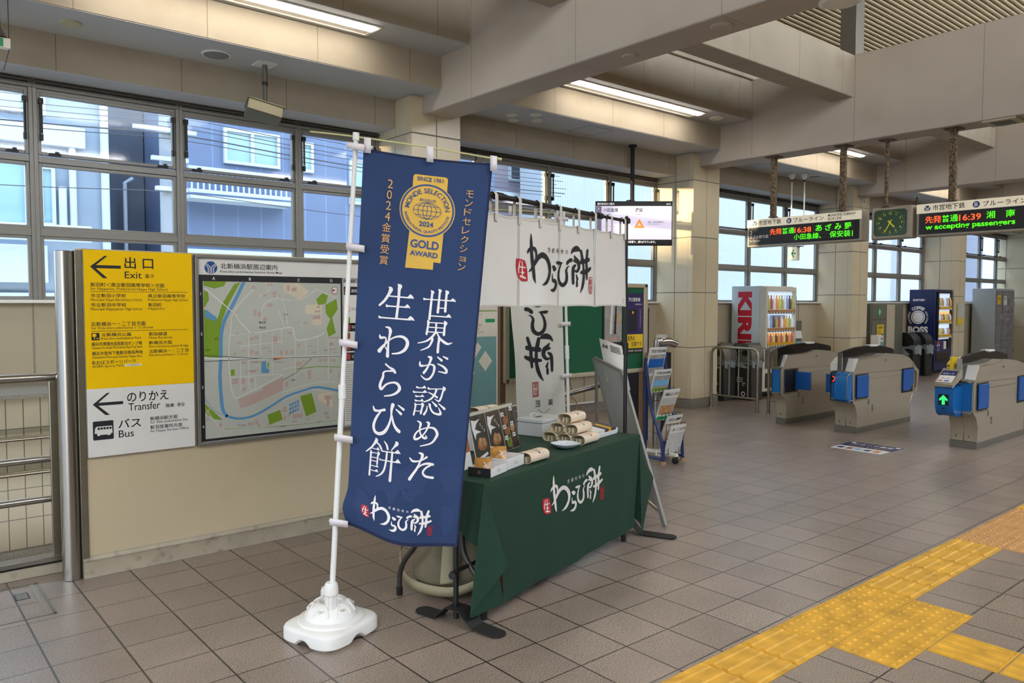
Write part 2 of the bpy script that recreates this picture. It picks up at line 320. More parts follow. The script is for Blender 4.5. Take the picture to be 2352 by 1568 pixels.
def dup(src, loc=None, rz=None, label=None):
    r = src.copy(); COL.objects.link(r)
    if loc is not None: r.location = loc
    if rz is not None: r.rotation_euler = (0, 0, rz)
    if label: r['label'] = label
    def rec(a, pa):
        for ch in list(a.children):
            c = ch.copy(); COL.objects.link(c); c.parent = pa; rec(ch, c)
    rec(src, r); return r
def label_part(o, t): o['label'] = t; return o

# ================================================================ SETTING
PX = [-5.32, -.325, 4.665, 9.66, 14.65, 19.64]
b = B(); b.box(-9, -14, -.1, 25.3, 5.28, 0, 'floor_tile'); b.box(4.06, 5.28, -.1, 25.3, 8.2, 0, 'floor_tile'); struct(b, 'floor')
b = B(); b.box(-9, 5.28, -.5, 4.06, 7.05, -.40, 'granite'); struct(b, 'floor_landing')
b = B(); b.box(-9, 6.985, -.4, 5.0, 7.95, .87, 'stair_tile'); b.box(-9, 6.90, .87, 5.02, 7.95, .905, 'granite'); b.box(-9, 6.93, -.4, 5.0, 6.985, -.30, 'granite'); struct(b, 'wall_stair', bevel=.004)
# window wall below the sill, head and stepped ceiling
b = B(); b.box(-9, 7.93, .9, 5.0, 8.15, 1.60, 'wall_beige'); b.box(5.0, 7.90, .14, 25.2, 8.15, 1.60, 'wall_beige'); b.box(5.0, 7.87, 0, 25.2, 8.1, .14, 'granite')
x = .2
while x < 25: b.box(x, 7.893 if x > 5 else 7.926, .92 if x < 5 else .15, x+.012, 7.94, 1.6, 'joint'); x += .98
struct(b, 'wall_window', bevel=.002)
b = B(); b.box(-9, 7.84, 1.60, 25.2, 8.12, 1.628, 'white_paint'); struct(b, 'trim_1', bevel=.004)
def step(pts, m): b.prism(pts, -9, 25.2, 'x', m)
b = B(); step([(7.55, 3.556), (8.2, 3.556), (8.2, 4.9), (7.55, 4.9)], 'fascia'); step([(6.845, 3.866), (7.549, 3.866), (7.549, 4.9), (6.845, 4.9)], 'fascia'); step([(6.345, 4.206), (6.844, 4.206), (6.844, 4.76), (6.345, 4.76)], 'fascia')
struct(b, 'wall_fascia', bevel=.004)
b = B(); b.box(-9, 7.556, 3.55, 25.2, 8.2, 3.5555, 'soffit'); b.box(-9, 6.85, 3.86, 25.2, 7.553, 3.8655, 'soffit'); b.box(-9, 6.35, 4.2, 25.2, 6.848, 4.2055, 'soffit'); struct(b, 'ceiling')
# corrugated roof rising to a clerestory over the middle of the hall
RZ = lambda y: 5.18+.30*(6.9-y)
prof = []; y = 6.9
while y > -4.2: prof += [(y, RZ(y)), (y-.026, RZ(y-.026)), (y-.033, RZ(y)+.042), (y-.058, RZ(y)+.050)]; y -= .066
vs = [(-9, a, z) for a, z in prof]+[(25.2, a, z) for a, z in prof]; k = len(prof)
b = B(); b.add(vs, [(i, i+1, k+i+1, k+i) for i in range(k-1)], 'roof_metal'); b.prism([(6.9, 5.3), (-4.2, 8.63), (-4.2, 8.75), (6.9, 5.42)], -9, 25.2, 'x', 'roof_metal'); b.box(-9, 6.7, 4.9, 25.2, 6.9, 5.42, 'fascia'); b.box(-9, 6.3, 4.76, 25.2, 6.9, 4.91, 'fascia'); struct(b, 'roof')
b = B(); b.box(-9, -14, 5.0, 25.2, -4.2, 5.2, 'soffit'); struct(b, 'roof_low')
b = B(); b.box(-9, -14.3, 0, 25.2, -14, 5.2, 'wall_beige'); struct(b, 'wall_back_added')  # unseen wall, added to cut the low light from the open side
for i, p in enumerate(PX):
    b = B(); b.box(p+.137, -14, 3.665, p+.535, 7.6, 4.76, 'beam'); struct(b, 'beam_%d' % (i+1), bevel=.012)
for i, (y0, y1) in enumerate(((4.86, 5.17), (.3, .61), (-5.0, -4.69))):
    b = B(); b.box(-9, y0, 4.23, 25.2, y1, 4.76, 'fascia'); struct(b, 'beam_%d' % (i+11), bevel=.01)
for i, p in enumerate(PX[1:]):
    b = B(); b.box(p+.20, 4.87, 4.70, p+.42, 5.08, 5.80, 'cab_grey'); b.box(p+.08, 4.78, 5.66, p+.52, 5.16, 5.70, 'cab_grey'); struct(b, 'column_%d' % (i+1), bevel=.006)
# pillars with tile joints
ZJ = [.137, .927, 1.765, 2.60, 3.455, 3.862]
for i, p in enumerate(PX[1:]):
    if i == 0: continue
    b = B(); w_ = .655; b.box(p+.008, 7.222, .0, p+w_-.008, 7.95, 3.86, 'joint'); b.box(p-.012, 7.195, 0, p+w_+.012, 7.95, .137, 'granite')
    for z0, z1 in zip(ZJ, ZJ[1:]):
        for x0, x1 in ((p, p+.322), (p+.334, p+w_)): b.box(x0, 7.212, z0+.007, x1, 7.30, z1-.007, 'tile_panel')
        for y0, y1 in ((7.302, 7.544), (7.556, 7.95)):
            b.box(p, y0, z0+.007, p+.08, y1, z1-.007, 'tile_panel'); b.box(p+w_-.08, y0, z0+.007, p+w_, y1, z1-.007, 'tile_panel')
    struct(b, 'pillar_%d' % i, bevel=.002)
b = B(); b.box(25.2, -14, 0, 25.4, 8.2, 5.4, 'tile_panel')
for z in ZJ[1:5]: b.box(25.19, -14, z-.006, 25.21, 8.2, z+.006, 'joint')
for k in range(12): b.box(25.19, 7.9-k*.9, 0, 25.21, 7.912-k*.9, 5.4, 'joint')
struct(b, 'wall_end')
# windows: one per mullion bay
gl_h = [(1.66, 2.165), (2.28, 2.80), (2.925, 3.415)]
def window(i, x0, x1, awn=True):
    f = B(); Y0, Y1 = 7.905, 7.985
    f.box(x0, Y0, 1.628, x0+.033, Y1, 3.55, 'alu'); f.box(x1-.033, Y0, 1.628, x1, Y1, 3.55, 'alu')
    f.box(x0+.033, Y0+.01, 1.628, x1-.033, Y1, 1.652, 'alu'); f.box(x0, Y0+.02, 3.44, x1, Y1, 3.55, 'alu'); f.box(x0, Y0-.03, 3.515, x1, Y0+.05, 3.53, 'alu_dark'); f.box(x0, Y0-.01, 3.47, x1, Y0+.03, 3.50, 'alu')
    f.box(x0+.033, Y0+.005, 2.19, x1-.033, Y1, 2.255, 'alu'); f.box(x0+.033, Y0+.005, 2.83, x1-.033, Y1, 2.885, 'alu')
    for a, c in gl_h:   # sashes
        for q in ((x0+.033, a-.028, x0+.062, c+.028), (x1-.062, a-.028, x1-.033, c+.028), (x0+.062, a-.028, x1-.062, a), (x0+.062, c, x1-.062, c+.028)): f.box(q[0], Y0+.018, q[1], q[2], Y1-.012, q[3], 'alu')
    w = struct(f, 'window_%d' % i, bevel=.003)
    for a, c in gl_h:
        g = B(); g.box(x0+.058, 7.945, a-.004, x1-.058, 7.949, c+.004, 'glass'); g.build('pane', w)
    for sx_ in (x0+.062, x1-.062):
        g = B(); g.box(sx_-.018, Y0-.02, 3.34, sx_+.018, Y0+.02, 3.385, 'black'); g.cyl((sx_, Y0-.012, 3.34), (sx_, Y0-.012, 3.08), .011, 'dark', n=8); g.box(sx_-.012, Y0-.02, 3.02, sx_+.012, Y0+.02, 3.075, 'black'); g.build('stay', w)
    for sx_ in (x0+.16, x1-.16):
        g = B(); g.box(sx_-.045, Y0-.025, 2.895, sx_+.045, Y0+.02, 2.915, 'black'); g.box(sx_+.0, Y0-.035, 2.91, sx_+.03, Y0, 2.93, 'black'); g.build('latch', w)
    return w
wi = 1
for n in range(-5, 21):
    x0, x1 = 1.225*n, 1.225*(n+1)
    for p in PX[1:]:
        if p-.02 < x0 < p+.67: x0 = p+.66
        if p < x1 < p+.67: x1 = p
    if x1-x0 > .3: window(wi, x0, x1); wi += 1
# partition wall of the stair with kick base
b = B(); b.box(.975, 5.0, .12, 4.05, 5.12, 1.915, 'partition_paint'); b.box(4.03, 4.995, .0, 4.06, 5.125, 1.915, 'alu'); struct(b, 'wall_partition', bevel=.004)
b = B(); b.prism([(5.0, 0), (5.12, 0), (5.12, .125), (4.996, .125), (4.982, .105), (4.99, .09), (4.985, 0)], .965, 4.05, 'x', 'base_paint'); struct(b, 'baseboard_partition', bevel=.003)
b = B(); b.box(1.0, 4.994, .705, 4.04, 5.0, .712, 'alu'); struct(b, 'trim_2')

# ---------------------------------------------------------------- outside
b = B(); b.box(-20, 8.3, -4.2, 70, 40, -4, 'asphalt'); struct(b, 'ground_street')
a = thing('apartment_building', 'pale grey building with drainpipes outside the first two windows', 'building', (-2, 13.5, -4))
b = B(Matrix.Translation((2, -13.5, 4))); b.box(-5, 13.5, -4, 3.05, 20, 5.2, 'out_grey'); b.box(-5, 13.35, 3.95, 2.75, 13.5, 4.25, 'out_white'); b.box(-5, 13.3, 1.9, 2.2, 13.5, 2.45, 'out_white'); b.build('wall', a)
a2 = Matrix.Translation((2, -13.5, 4))
def part(name, root, fn, T, **k): q = B(T); fn(q); return q.build(name, root, **k)
for (x, z0, z1, r) in ((2.58, 2.6, 3.95, .05), (2.44, 2.75, 3.35, .055), (3.03, 2.4, 5.2, .06)): part('drainpipe', a, lambda q: q.cyl((x, 13.42, z0), (x, 13.42, z1), r, 'out_white'), a2)
part('balcony_rail', a, lambda q: (q.cyl((-4.8, 13.1, 2.72), (2.75, 13.1, 2.72), .03, 'out_white'), q.cyl((-4.8, 13.1, 2.52), (2.75, 13.1, 2.52), .02, 'out_white')), a2)
def owin(root, T, x0, z0, x1, z1, Y, **k):
    n0 = len(root.children)
    t = .05; f = B(T)
    for q in ((x0-t, z0-t, x1+t, z0), (x0-t, z1, x1+t, z1+t), (x0-t, z0, x0, z1), (x1, z0, x1+t, z1)): f.box(q[0], Y-.07, q[1], q[2], Y+.02, q[3], k.get('fr', 'out_white'))
    xm = (x0+x1)/2; f.box(xm-.03, Y-.06, z0, xm+.03, Y+.02, z1, k.get('fr', 'out_white'))
    o = f.build('window', root); g = B(T); g.box(x0, Y-.02, z0, x1, Y-.005, z1, k.get('gl', 'out_glass')); g.build('pane', o)
for q in ((-.2, 2.75, 1.95, 3.7), (2.02, 2.8, 2.3, 3.6), (-3.6, 2.7, -1.0, 3.7), (.3, 4.45, 2.2, 5.1), (.2, .6, 2.8, 1.7), (-3.2, 4.45, -.6, 5.1)): owin(a, a2, *q, 13.5)
a = thing('house', 'dark slate building side in the gap behind the utility pole', 'building', (4, 15, -4)); T = Matrix.Translation((-4, -15, 4))
part('wall', a, lambda q: q.box(3.1, 15.5, -4, 4.15, 21, 9, 'out_dark'), T); part('outdoor_pipe', a, lambda q: q.tube([(3.75, 15.2, 2), (3.75, 15.2, 3.75), (3.9, 15.3, 3.85)], .035, 'out_white', n=8), T)
a = thing('house', 'slate blue metal clad building with a white railed balcony', 'building', (7, 13.5, -4)); T = Matrix.Translation((-7, -13.5, 4))
part('wall', a, lambda q: q.box(4.18, 13.5, -4, 10.9, 21, 9.5, 'out_slate'), T)
part('eaves_strip', a, lambda q: q.box(4.18, 13.3, 2.35, 10.9, 13.55, 2.5, 'out_white'), T)
def rail(q):
    q.box(4.18, 13.05, 3.40, 5.95, 13.12, 3.46, 'out_white'); q.box(4.18, 13.05, 3.78, 5.95, 13.12, 3.83, 'out_white'); q.box(4.18, 13.0, 3.3, 5.98, 13.6, 3.36, 'out_white')
    for k in range(19): q.box(4.22+k*.095, 13.07, 3.46, 4.245+k*.095, 13.1, 3.78, 'out_white')
part('balcony_rail', a, rail, T)
for q in ((4.95, 4.05, 5.85, 4.55), (6.2, 4.05, 6.5, 4.5), (7.35, 3.55, 8.3, 4.3)): owin(a, T, *q, 13.5)
a = thing('apartment_building', 'pinkish building with a dark window and a strip of red brick', 'building', (12, 14, -4)); T = Matrix.Translation((-12, -14, 4))
part('wall', a, lambda q: (q.box(11.0, 14, -4, 13.1, 22, 9, 'out_pink'), q.box(12.5, 13.96, 4.3, 13.1, 14, 5.2, 'out_brick'), q.box(11, 13.7, 4.05, 13.1, 14, 4.15, 'out_white')), T); owin(a, T, 11.75, 4.5, 12.4, 5.05, 14, gl='out_dark')
a = thing('apartment_building', 'pale ribbed metal facade close outside the middle windows', 'building', (16, 12.7, -4)); T = Matrix.Translation((-16, -12.7, 4))
part('wall', a, lambda q: q.box(11.56, 12.7, -4, 23.4, 13.4, 9, 'out_corr'), T)
a = thing('apartment_building', 'grey tiled building outside the farthest windows', 'building', (32, 14, -4)); T = Matrix.Translation((-32, -14, 4))
part('wall', a, lambda q: (q.box(29.5, 14, -4, 36.5, 24, 9, 'out_tile'), q.box(38.5, 13, -4, 60, 24, 9, 'out_tile')), T)
for q in ((34.6, 1.9, 35.6, 3.3), (40, 2.2, 42, 3.2), (45, 2.2, 47, 3.4), (50, 2.2, 52, 3.4)): owin(a, T, *q, 14 if q[0] < 38 else 13, gl='out_dark')
b = B(); b.box(-30, -24, -4, -24, 18.0, 7, 'out_grey'); b.box(-30, 18.0, -4, -24, 26, 4.3, 'out_grey'); struct(b, 'wall_sun_block', bevel=.02)  # unseen blocker, added to keep the low sun out of the hall
a = thing('utility_pole', 'pale concrete utility pole outside the second window', 'utility pole', (3.72, 12.6, -4)); T = Matrix.Translation((-3.72, -12.6, 4))
part('pole', a, lambda q: q.cyl((3.72, 12.6, -4), (3.72, 12.6, 6.5), .13, 'out_pole', r2=.11), T)
part('cross_arm', a, lambda q: (q.box(3.2, 12.4, 4.18, 4.1, 12.48, 4.24, 'out_white'), q.box(3.45, 12.42, 3.75, 3.98, 12.5, 3.81, 'out_white'), q.box(3.5, 12.4, 3.3, 3.95, 12.5, 3.36, 'out_white')), T)
cz = [4.15, 4.05, 4.3, 3.98, 4.4, 3.2, 4.22, 4.5]
for k, z in enumerate(cz):
    q = B(); q.tube([(-12+i*1.57, 11.9+.05*k, z-.18*sin(pi*((i*1.57-12-3.7)/11 % 1))+.01*k) for i in range(16)], .006 if k != 1 else .010, 'cable', n=6, smooth=3)
    tag(q.build('overhead_cable'), 'dark overhead cable strung along the street outside the windows', 'cable', 'overhead cables outside')
a = thing('utility_pole', 'pale round utility pole outside the windows beside the blue vending machine', 'utility pole', (27.5, 12, -4)); q = B(); q.cyl((0, 0, 0), (0, 0, 10), .16, 'out_pole'); q.build('pole', a)

# ================================================================ CEILING FITTINGS
def strip_light(x0, x1, label, y=6.5, z=4.2, glow='lamp_glow'):
    t = thing('ceiling_light', label, 'ceiling light', (x0, y, z), 0, 'recessed strip lights'); L = x1-x0
    q = B(); q.box(-.03, -.02, -.012, L+.03, .0, 0, 'lamp_white'); q.box(-.03, .25, -.012, L+.03, .27, 0, 'lamp_white'); q.box(-.03, 0, -.012, 0, .25, 0, 'lamp_white'); q.box(L, 0, -.012, L+.03, .25, 0, 'lamp_white'); q.build('frame', t)
    q = B(); q.add([(0, .10, -.010), (L, .10, -.010), (L, .25, -.003), (0, .25, -.003)], [(0, 1, 2, 3)], 'lamp_white'); q.build('reflector', t)
    q = B(); q.box(.02, .012, -.030, L-.02, .095, -.004, glow); q.build('diffuser', t)
strip_light(1.35, 3.84, 'glowing strip light in the ceiling above the area map'); strip_light(6.45, 8.92, 'glowing strip light in the ceiling above the white curtain')
strip_light(11.1, 13.6, 'glowing strip light behind the rusty sign posts'); strip_light(16.1, 18.6, 'farthest glowing strip light, near the second departure board')
for x0 in (-3.6, 1.35, 6.45, 11.1, 16.1): strip_light(x0, x0+2.5, 'added unseen fill light under the beam over the middle of the hall', .33, 4.23, 'fill_glow')  # extra lamps out of view, added to brighten the hall floor
def disc_fit(name, label, cat, x, y, z, r, m, d=.012, rim=None, group=None):
    t = thing(name, label, cat, (x, y, z), 0, group)
    q = B(); q.lathe([(r, 0), (r, -d*.6), (r*.93, -d), (.001, -d)], rim or m); q.build('rim', t)
    q = B(); q.lathe([(r*.86, -d), (r*.84, -d-.004), (.001, -d-.004)], m); q.build('face', t); return t
for x0 in (-3.6, 1.35, 6.45, 11.1, 16.1):
    t = thing('fill_uplight', 'added unseen fill strip on top of the beam over the middle of the hall', 'ceiling light', (x0, .455, 4.76), 0, 'added fill strips'); q = B(); q.box(0, -.10, 0, 2.5, .10, .03, 'lamp_white'); q.build('tray', t); q = B(); q.box(.05, -.06, .03, 2.45, .06, .05, 'fill_glow'); q.build('diffuser', t)  # unseen strips, added to brighten the underside of the roof
disc_fit('ceiling_speaker', 'round grey speaker grille beside the hanging grey box', 'speaker', 2.572, 7.21, 3.86, .13, 'speaker_mesh', rim='white_paint')
disc_fit('smoke_detector', 'cream round ceiling disc on a white patch near the left corner', 'detector', 1.394, 7.174, 3.86, .085, 'detector')
for (x, y), l in zip(((6.08, 7.2), (6.28, 7.0), (6.27, 7.41), (6.50, 7.22)), ('nearest the blue banner', 'closest to the strip light', 'closest to the windows', 'nearest the square hatch')):
    disc_fit('smoke_detector', 'small white ceiling disc of four, '+l, 'detector', x, y, 3.86, .075, 'offwhite', group='four white ceiling discs')
disc_fit('ceiling_speaker', 'round dark speaker grille above the first departure board', 'speaker', 13.08, 7.147, 3.86, .13, 'speaker_mesh', rim='white_paint')
disc_fit('smoke_detector', 'cream disc beside the dark speaker grille above the departure board', 'detector', 13.5, 7.167, 3.86, .08, 'detector'); disc_fit('smoke_detector', 'cream disc touching the rusty sign post, beyond the speaker grille', 'detector', 13.87, 7.16, 3.86, .08, 'detector')
disc_fit('smoke_detector', 'pale disc under the big beam, nearer the wall', 'detector', 5.0, 4.395, 3.665, .07, 'beam'); disc_fit('smoke_detector', 'pale disc under the big beam, nearer the viewer', 'detector', 4.99, 3.487, 3.665, .085, 'beam')
disc_fit('downlight', 'large round fitting under the big beam at the picture top', 'ceiling light', 5.197, 2.683, 3.665, .14, 'lamp_white'); disc_fit('downlight', 'small round downlight between the strip light and the beam', 'ceiling light', 9.31, 6.58, 4.2, .10, 'lamp_white', rim='offwhite')
disc_fit('downlight', 'small round downlight past the far departure board', 'ceiling light', 21.0, 6.58, 4.2, .10, 'lamp_white', rim='offwhite')
for x, y, l in ((7.42, 7.2, 'square ceiling hatch outline above the hanging screen'), (11.5, 7.2, 'square ceiling hatch outline behind the rusty sign post')):
    t = thing('ceiling_hatch', l, 'hatch', (x, y, 3.86)); q = B(); q.on(lambda u, v, o=0: V((u, v, -o))); q.frame(-.225, -.21, .225, .21, .012, 'dark', .002); q.build('frame', t); q = B(); q.box(-.212, -.197, -.0015, .212, .197, 0, 'soffit'); q.build('panel', t)
t = thing('ceiling_vent', 'square cream air vent under the far beam', 'vent', (9.98, 3.2, 3.665)); q = B(); q.box(-.17, -.17, -.02, .17, .17, 0, 'detector'); q.build('frame', t, bevel=.004)
q = B(); q.add([(-.11, -.11, -.021), (.11, -.11, -.021), (.11, .11, -.021), (-.11, .11, -.021), (-.05, -.05, -.045), (.05, -.05, -.045), (.05, .05, -.045), (-.05, .05, -.045)], [(0, 1, 5, 4), (1, 2, 6, 5), (2, 3, 7, 6), (3, 0, 4, 7), (4, 5, 6, 7)], 'cab_grey'); q.build('louver', t)
# hanging sensor box
t = thing('ceiling_sensor', 'grey box hung on a pole in front of the windows', 'sensor', (3.025, 7.21, 3.86))
q = B(); q.box(-.09, -.09, -.012, .09, .09, 0, 'white_paint'); q.build('ceiling_plate', t); q = B(); q.cyl((0, 0, 0), (0, 0, -.19), .024, 'cab_grey'); q.cyl((0, 0, -.17), (0, 0, -.2), .028, 'dark'); q.cyl((0, 0, -.2), (0, 0, -.37), .02, 'cab_grey'); q.build('pole', t)
q = B(Matrix.Rotation(R(-14), 4, 'Z') @ Matrix.Translation((-.02, -.03, -.46)) @ Matrix.Rotation(R(12), 4, 'Y') @ Matrix.Rotation(R(-18), 4, 'X')); q.box(-.16, -.09, -.055, .16, .09, .055, 'sensor_metal'); q.box(-.17, -.1, .05, .17, .1, .062, 'sensor_metal'); q.build('housing', t, bevel=.004)
q = B(); q.tube([(0, .0, -.33), (-.06, 0, -.38), (-.12, -.01, -.39)], .006, 'black', n=6, smooth=4); q.build('cable', t)
t = thing('hanging_sign', 'edge of a sign hung on wires in the picture corner', 'sign', (.86, 6.9, 3.86))
q = B(); q.cyl((0, 0, 0), (0, 0, -.22), .02, 'dark'); q.cyl((0, 0, -.22), (0, 0, -.3), .02, 'dark', r2=.06); q.build('pole', t); q = B(); q.box(-.5, -.03, -.375, .075, .03, -.305, 'offwhite'); q.box(-.3, -.032, -.37, .03, .032, -.31, 'exit_green'); q.build('panel', t)
q = B(); q.cyl((.07, 0, -.3), (.07, 0, 0), .003, 'dark', n=6); q.cyl((.07, 0, -.375), (.07, .3, -.46), .003, 'dark', n=6); q.build('wire', t)

# ================================================================ SIGN PANELS ON THE PARTITION
t = thing('exit_sign', 'yellow and white exit and transfer sign left of the area map', 'sign', (1.0, 4.98, 0)); T = Matrix.Translation((-1.0, -4.98, 0))
q = B(T); q.box(1.0, 4.972, 1.105, 1.60, 4.997, 1.907, 'yellow_sign'); q.box(1.0, 4.972, .707, 1.60, 4.997, 1.105, 'white_paint'); q.box(.995, 4.985, .705, 1.605, 5.0, 1.909, 'alu'); q.build('panel', t, bevel=.002)
q = B(T).on(plane((1.0, 4.972, 0), (1, 0, 0), (0, 0, 1))); k = .001; K = 'ink'
def mm(body, u0, u1, v0, h, bold=.008): q.text(body, u0*k, v0*k, (u1-u0)*k, h*k, K, bold)
def arrow(u, v): q.poly([(a*k+u*k, c*k+v*k) for a, c in ((0, 0), (76, 63), (92, 63), (30, 9), (162, 9), (162, -9), (30, -9), (90, -66), (66, -66))], K)
arrow(32, 1812); arrow(27, 1015)
mm('出 口', 214, 374, 1805, 68, .012); mm('Exit', 214, 308, 1748, 40, .004); mm('출구', 326, 377, 1751, 25)
mm('新羽町＜県立新羽高等学校＞方面', 31, 434, 1696, 25); mm('for Nippacho, Prefectural Nippa High School', 31, 453, 1673, 19, 0); q.rect(.030, 1.667, .569, 1.6695, K)
mm('市立新羽小学校', 32, 218, 1634, 23); mm('Municipal Nippa Elementary School', 31, 304, 1610, 19, 0); mm('市立新羽中学校', 31, 219, 1580, 23); mm('Municipal Nippa Junior High School', 30, 306, 1556, 19, 0)
mm('県立新羽高等学校', 340, 556, 1634, 23); mm('Prefectural Nippa High School', 339, 570, 1610, 19, 0); mm('新羽町', 341, 417, 1580, 23); mm('Nippacho', 341, 434, 1558, 18, 0)
mm('北新横浜一・二丁目方面', 29, 323, 1468, 26); mm('for Kita-shin-yokohama 1･2 chome', 30, 365, 1446, 19, 0); q.rect(.030, 1.4375, .569, 1.440, K)
q.rect(.030, 1.387, .072, 1.429, K, .001); q.disc(.045, 1.415, .011, 'yellow_sign', .0014); q.rect(.043, 1.393, .047, 1.41, 'yellow_sign', .0014); q.rect(.055, 1.395, .068, 1.399, 'yellow_sign', .0014)
mm('北新横浜公園', 82, 241, 1407, 22); mm('Kita-shin-yokohama Park', 81, 299, 1385, 18, 0); mm('横浜市環境創造局新羽ポンプ場', 29, 300, 1353, 23); mm('Yokohama City Sewage Works Bureau Nippa Pump Station', 29, 302, 1332, 18, 0)
mm('横浜市営地下鉄新羽車両基地', 30, 303, 1299, 23); mm('Yokohama Municipal Subway Nippa Base', 29, 300, 1277, 18, 0); mm('あおばスポーツパーク', 28, 264, 1247, 23); mm('AOBA Sports Park', 29, 199, 1224, 19, 0); q.rect(.203, 1.229, .296, 1.241, 'white_paint', .001); q.text('（地下鉄新羽駅徒歩）', .215, 1.2315, .07, .007, K, 0, .0016)
mm('新田緑道', 340, 445, 1405, 23); mm('Nitta Ryokudo', 339, 476, 1383, 18, 0); mm('新横浜大橋', 339, 473, 1352, 23); mm('Shin-yokohama-ohashi Bridge', 338, 569, 1330, 18, 0); mm('北新横浜一・二丁目', 339, 568, 1300, 23); mm('Kita-shin-yokohama 1･2 chome', 339, 566, 1278, 18, 0)
mm('のりかえ', 211, 445, 1014, 60, .012); mm('Transfer', 218, 396, 962, 46, .004); mm('換乗', 426, 478, 964, 24); mm('환승', 495, 541, 965, 24)
q.rrect(.025, .806, .134, .916, .006, K, .001); W_ = 'white_paint'
q.poly([(.033, .845), (.036, .875), (.044, .885), (.126, .885), (.128, .842)], W_, .0015); q.rect(.05, .835, .12, .85, W_, .0014); q.disc(.055, .839, .009, W_, .0016); q.disc(.108, .839, .009, W_, .0016)
for x in range(5): q.rect(.049+x*.0155, .866, .061+x*.0155, .879, K, .002)
mm('バス', 160, 285, 863, 54, .012); mm('Bus', 161, 244, 808, 43, .004); mm('新横浜駅方面', 336, 496, 892, 24); mm('for Shin-yokohama Sta.', 337, 558, 870, 19, 0); mm('新羽営業所方面', 336, 523, 839, 24); mm('for Nippa Service Office', 336, 560, 816, 19, 0)
q.build('lettering', t)
def bureau_logo(q, u, v, r, m='ink_blue', w='white_paint', off=.001):
    q.disc(u, v, r, m, off)
    for s in (-1, 1):
        for d in (.14, .44): q.line([(u+s*r*(d-.02), v-r*1.02), (u+s*r*(d-.02), v-r*.1+r*(.25-d*.4)), (u+s*r*.95, v+r*(1.0-d*1.0))], r*.12, w, off+.0004)
# area map
t = thing('area_map_board', 'framed station area map on the beige partition', 'map board', (1.62, 5, 0)); T = Matrix.Translation((-1.62, -5, 0))
q = B(T)
for a in ((1.618, .702, 2.98, .722), (1.618, 1.886, 2.98, 1.906), (1.618, .722, 1.638, 1.886), (2.96, .722, 2.98, 1.886)): q.box(a[0], 4.965, a[1], a[2], 5.0, a[3], 'alu')
q.build('frame', t, bevel=.003)
q = B(T); q.box(1.638, 4.985, .722, 2.96, 4.999, 1.886, 'paper'); fn = plane((1.6, 4.985, 0), (1, 0, 0), (0, 0, 1)); q.on(fn)
q.rect(.042, .724, 1.036, 1.781, 'ink', .0004); q.rect(.068, .740, 1.022, 1.740, 'map_ground', .0008)
MC = dict(g='map_green', b='map_blue', w='map_road', k='dark', o='orange', h='map_green', p='map_pink', e='map_peach', r='map_red'); ORD = 'egphbwokr'
